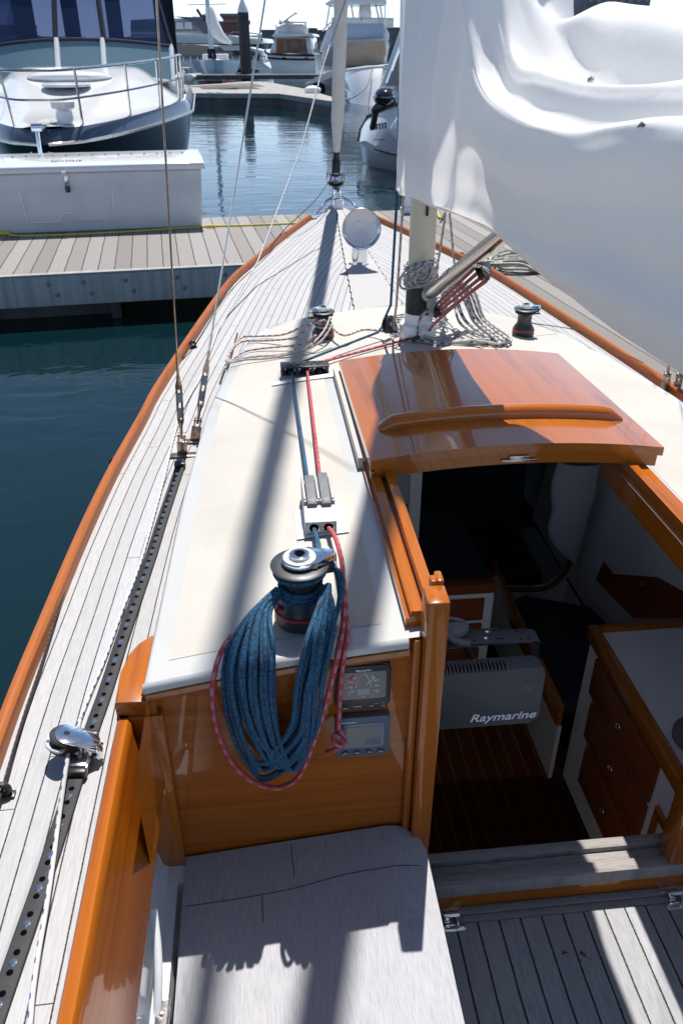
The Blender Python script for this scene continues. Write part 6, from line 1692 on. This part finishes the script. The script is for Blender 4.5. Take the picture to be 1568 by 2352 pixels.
mb.tube([Q(520,80,yy0),Q(535,72,yy0),Q(590,76,yy0),Q(604,92,yy0)],.05,5);obj('deck_rail',mb,M['steel'],my_,world=True)
slab([(500,156),(560,156),(596,160),(590,166),(500,164)],yy0-.1,.05,M['glass'],'hull_window',my_)
slab([(392,152),(440,152),(440,164),(392,164)],yy0-.1,.05,M['glass'],'hull_window',my_)
mb=MB();mb.box(-40,6,58,60,.3,.55,.02);solo('rear_dock',mb,M['dockside'],'dark low dock in front of the long motor yacht','dock',(0,59,.3))
mb=MB();c=Q(466,28,74);mb.tube([Q(466,46,74),Q(480,20,74)],.10,6);mb.tube([Q(452,20,74),Q(462,36,74),Q(470,34,74)],.12,6);mb.tube([Q(430,10,74),Q(520,8,74)],.03,5);solo('radar_mast',mb,M['blackp'],'black radar mast rising behind the pale blue boat','radar mast',tuple(c))
# bits of boat at extreme left edge
slab_=thing('far_left_boat','white boat partly seen at the far left edge behind the cruiser','boat',(-9,40,0))
slab([(-30,108),(10,106),(16,150),(-30,160)],40,4,M['gel'],'hull',slab_,.05)
slab([(-30,80),(8,84),(10,108),(-30,110)],40.5,3,M['gel'],'cabin',slab_,.05)
# ---------- skyline ----------
def tower(px0,px1,pyt,y,mat,label,cat='building',nm='building',win=True,depth=14,pyb=105,grp=None):
    a=Q(px0,pyt,y);b=Q(px1,pyt,y);t=thing(nm,label,cat,((a.x+b.x)/2,y,0),0,grp)
    mb=MB();mb.box(a.x,b.x,y,y+depth,-1,a.z,.05);wl_=obj('facade',mb,M[mat],t,world=True)
    mb=MB();mb.box(a.x-.3,b.x+.3,y-.3,y+depth+.3,a.z,a.z+.5,.05);obj('parapet',mb,M['fargrey'],t,world=True)
    if win:
        mb=MB();n=max(2,int((b.x-a.x)/2.6));k=int(a.z/3.2)
        for i in range(n):
            for j in range(k):
                x=a.x+(b.x-a.x)*(i+.5)/n;z=1.6+3.2*j;mb.box(x-.6,x+.6,y-.06,y-.02,z,z+1.5,0)
        obj('windows',mb,M['glass'],wl_,world=True)
    return t
tower(508,548,36,200,'brickred','small brick penthouse block on the skyline left of the piling')
tower(500,572,52,198,'brickred','low wide brick building on the skyline behind the piling')
tower(602,640,72,240,'fargrey','low grey waterfront block left of the trawler yacht')
tower(700,726,68,240,'brickred','reddish block between the trawler yacht and the sport fisher')
tower(728,762,72,260,'fargrey','dark grey block right of the reddish skyline block')
tower(880,960,66,260,'fargrey','grey block seen between sport fisher and right-hand cruiser')
tower(1356,1504,-60,300,'fargrey','tall glass tower rising over the top of the mainsail')
tower(-200,60,60,300,'fargrey','long grey waterfront block at the far left')
mb=MB();P=[];rnd=random.Random(4)
for i in range(160):
    x=-260+i*4.2;h=6+3*noise.noise(Vector((x*.02,1,0)))+1.5*noise.noise(Vector((x*.15,2,0)))
    P.append([(x,420,-1),(x,420+.5*noise.noise(Vector((x,3,0))),h*.6),(x,424,h),(x,440,h*.8)])
mb.grid(P);o=obj('treeline',mb,M['fartree']);tag(o,kind='stuff',label='low dark green treeline along the far shore',cat='treeline')
mb=MB();P=[]
mb.box(-700,900,400,900,-1,.8,0);o=obj('far_shore',mb,M['dockside']);tag(o,kind='structure',label='low far shore',cat='shore')
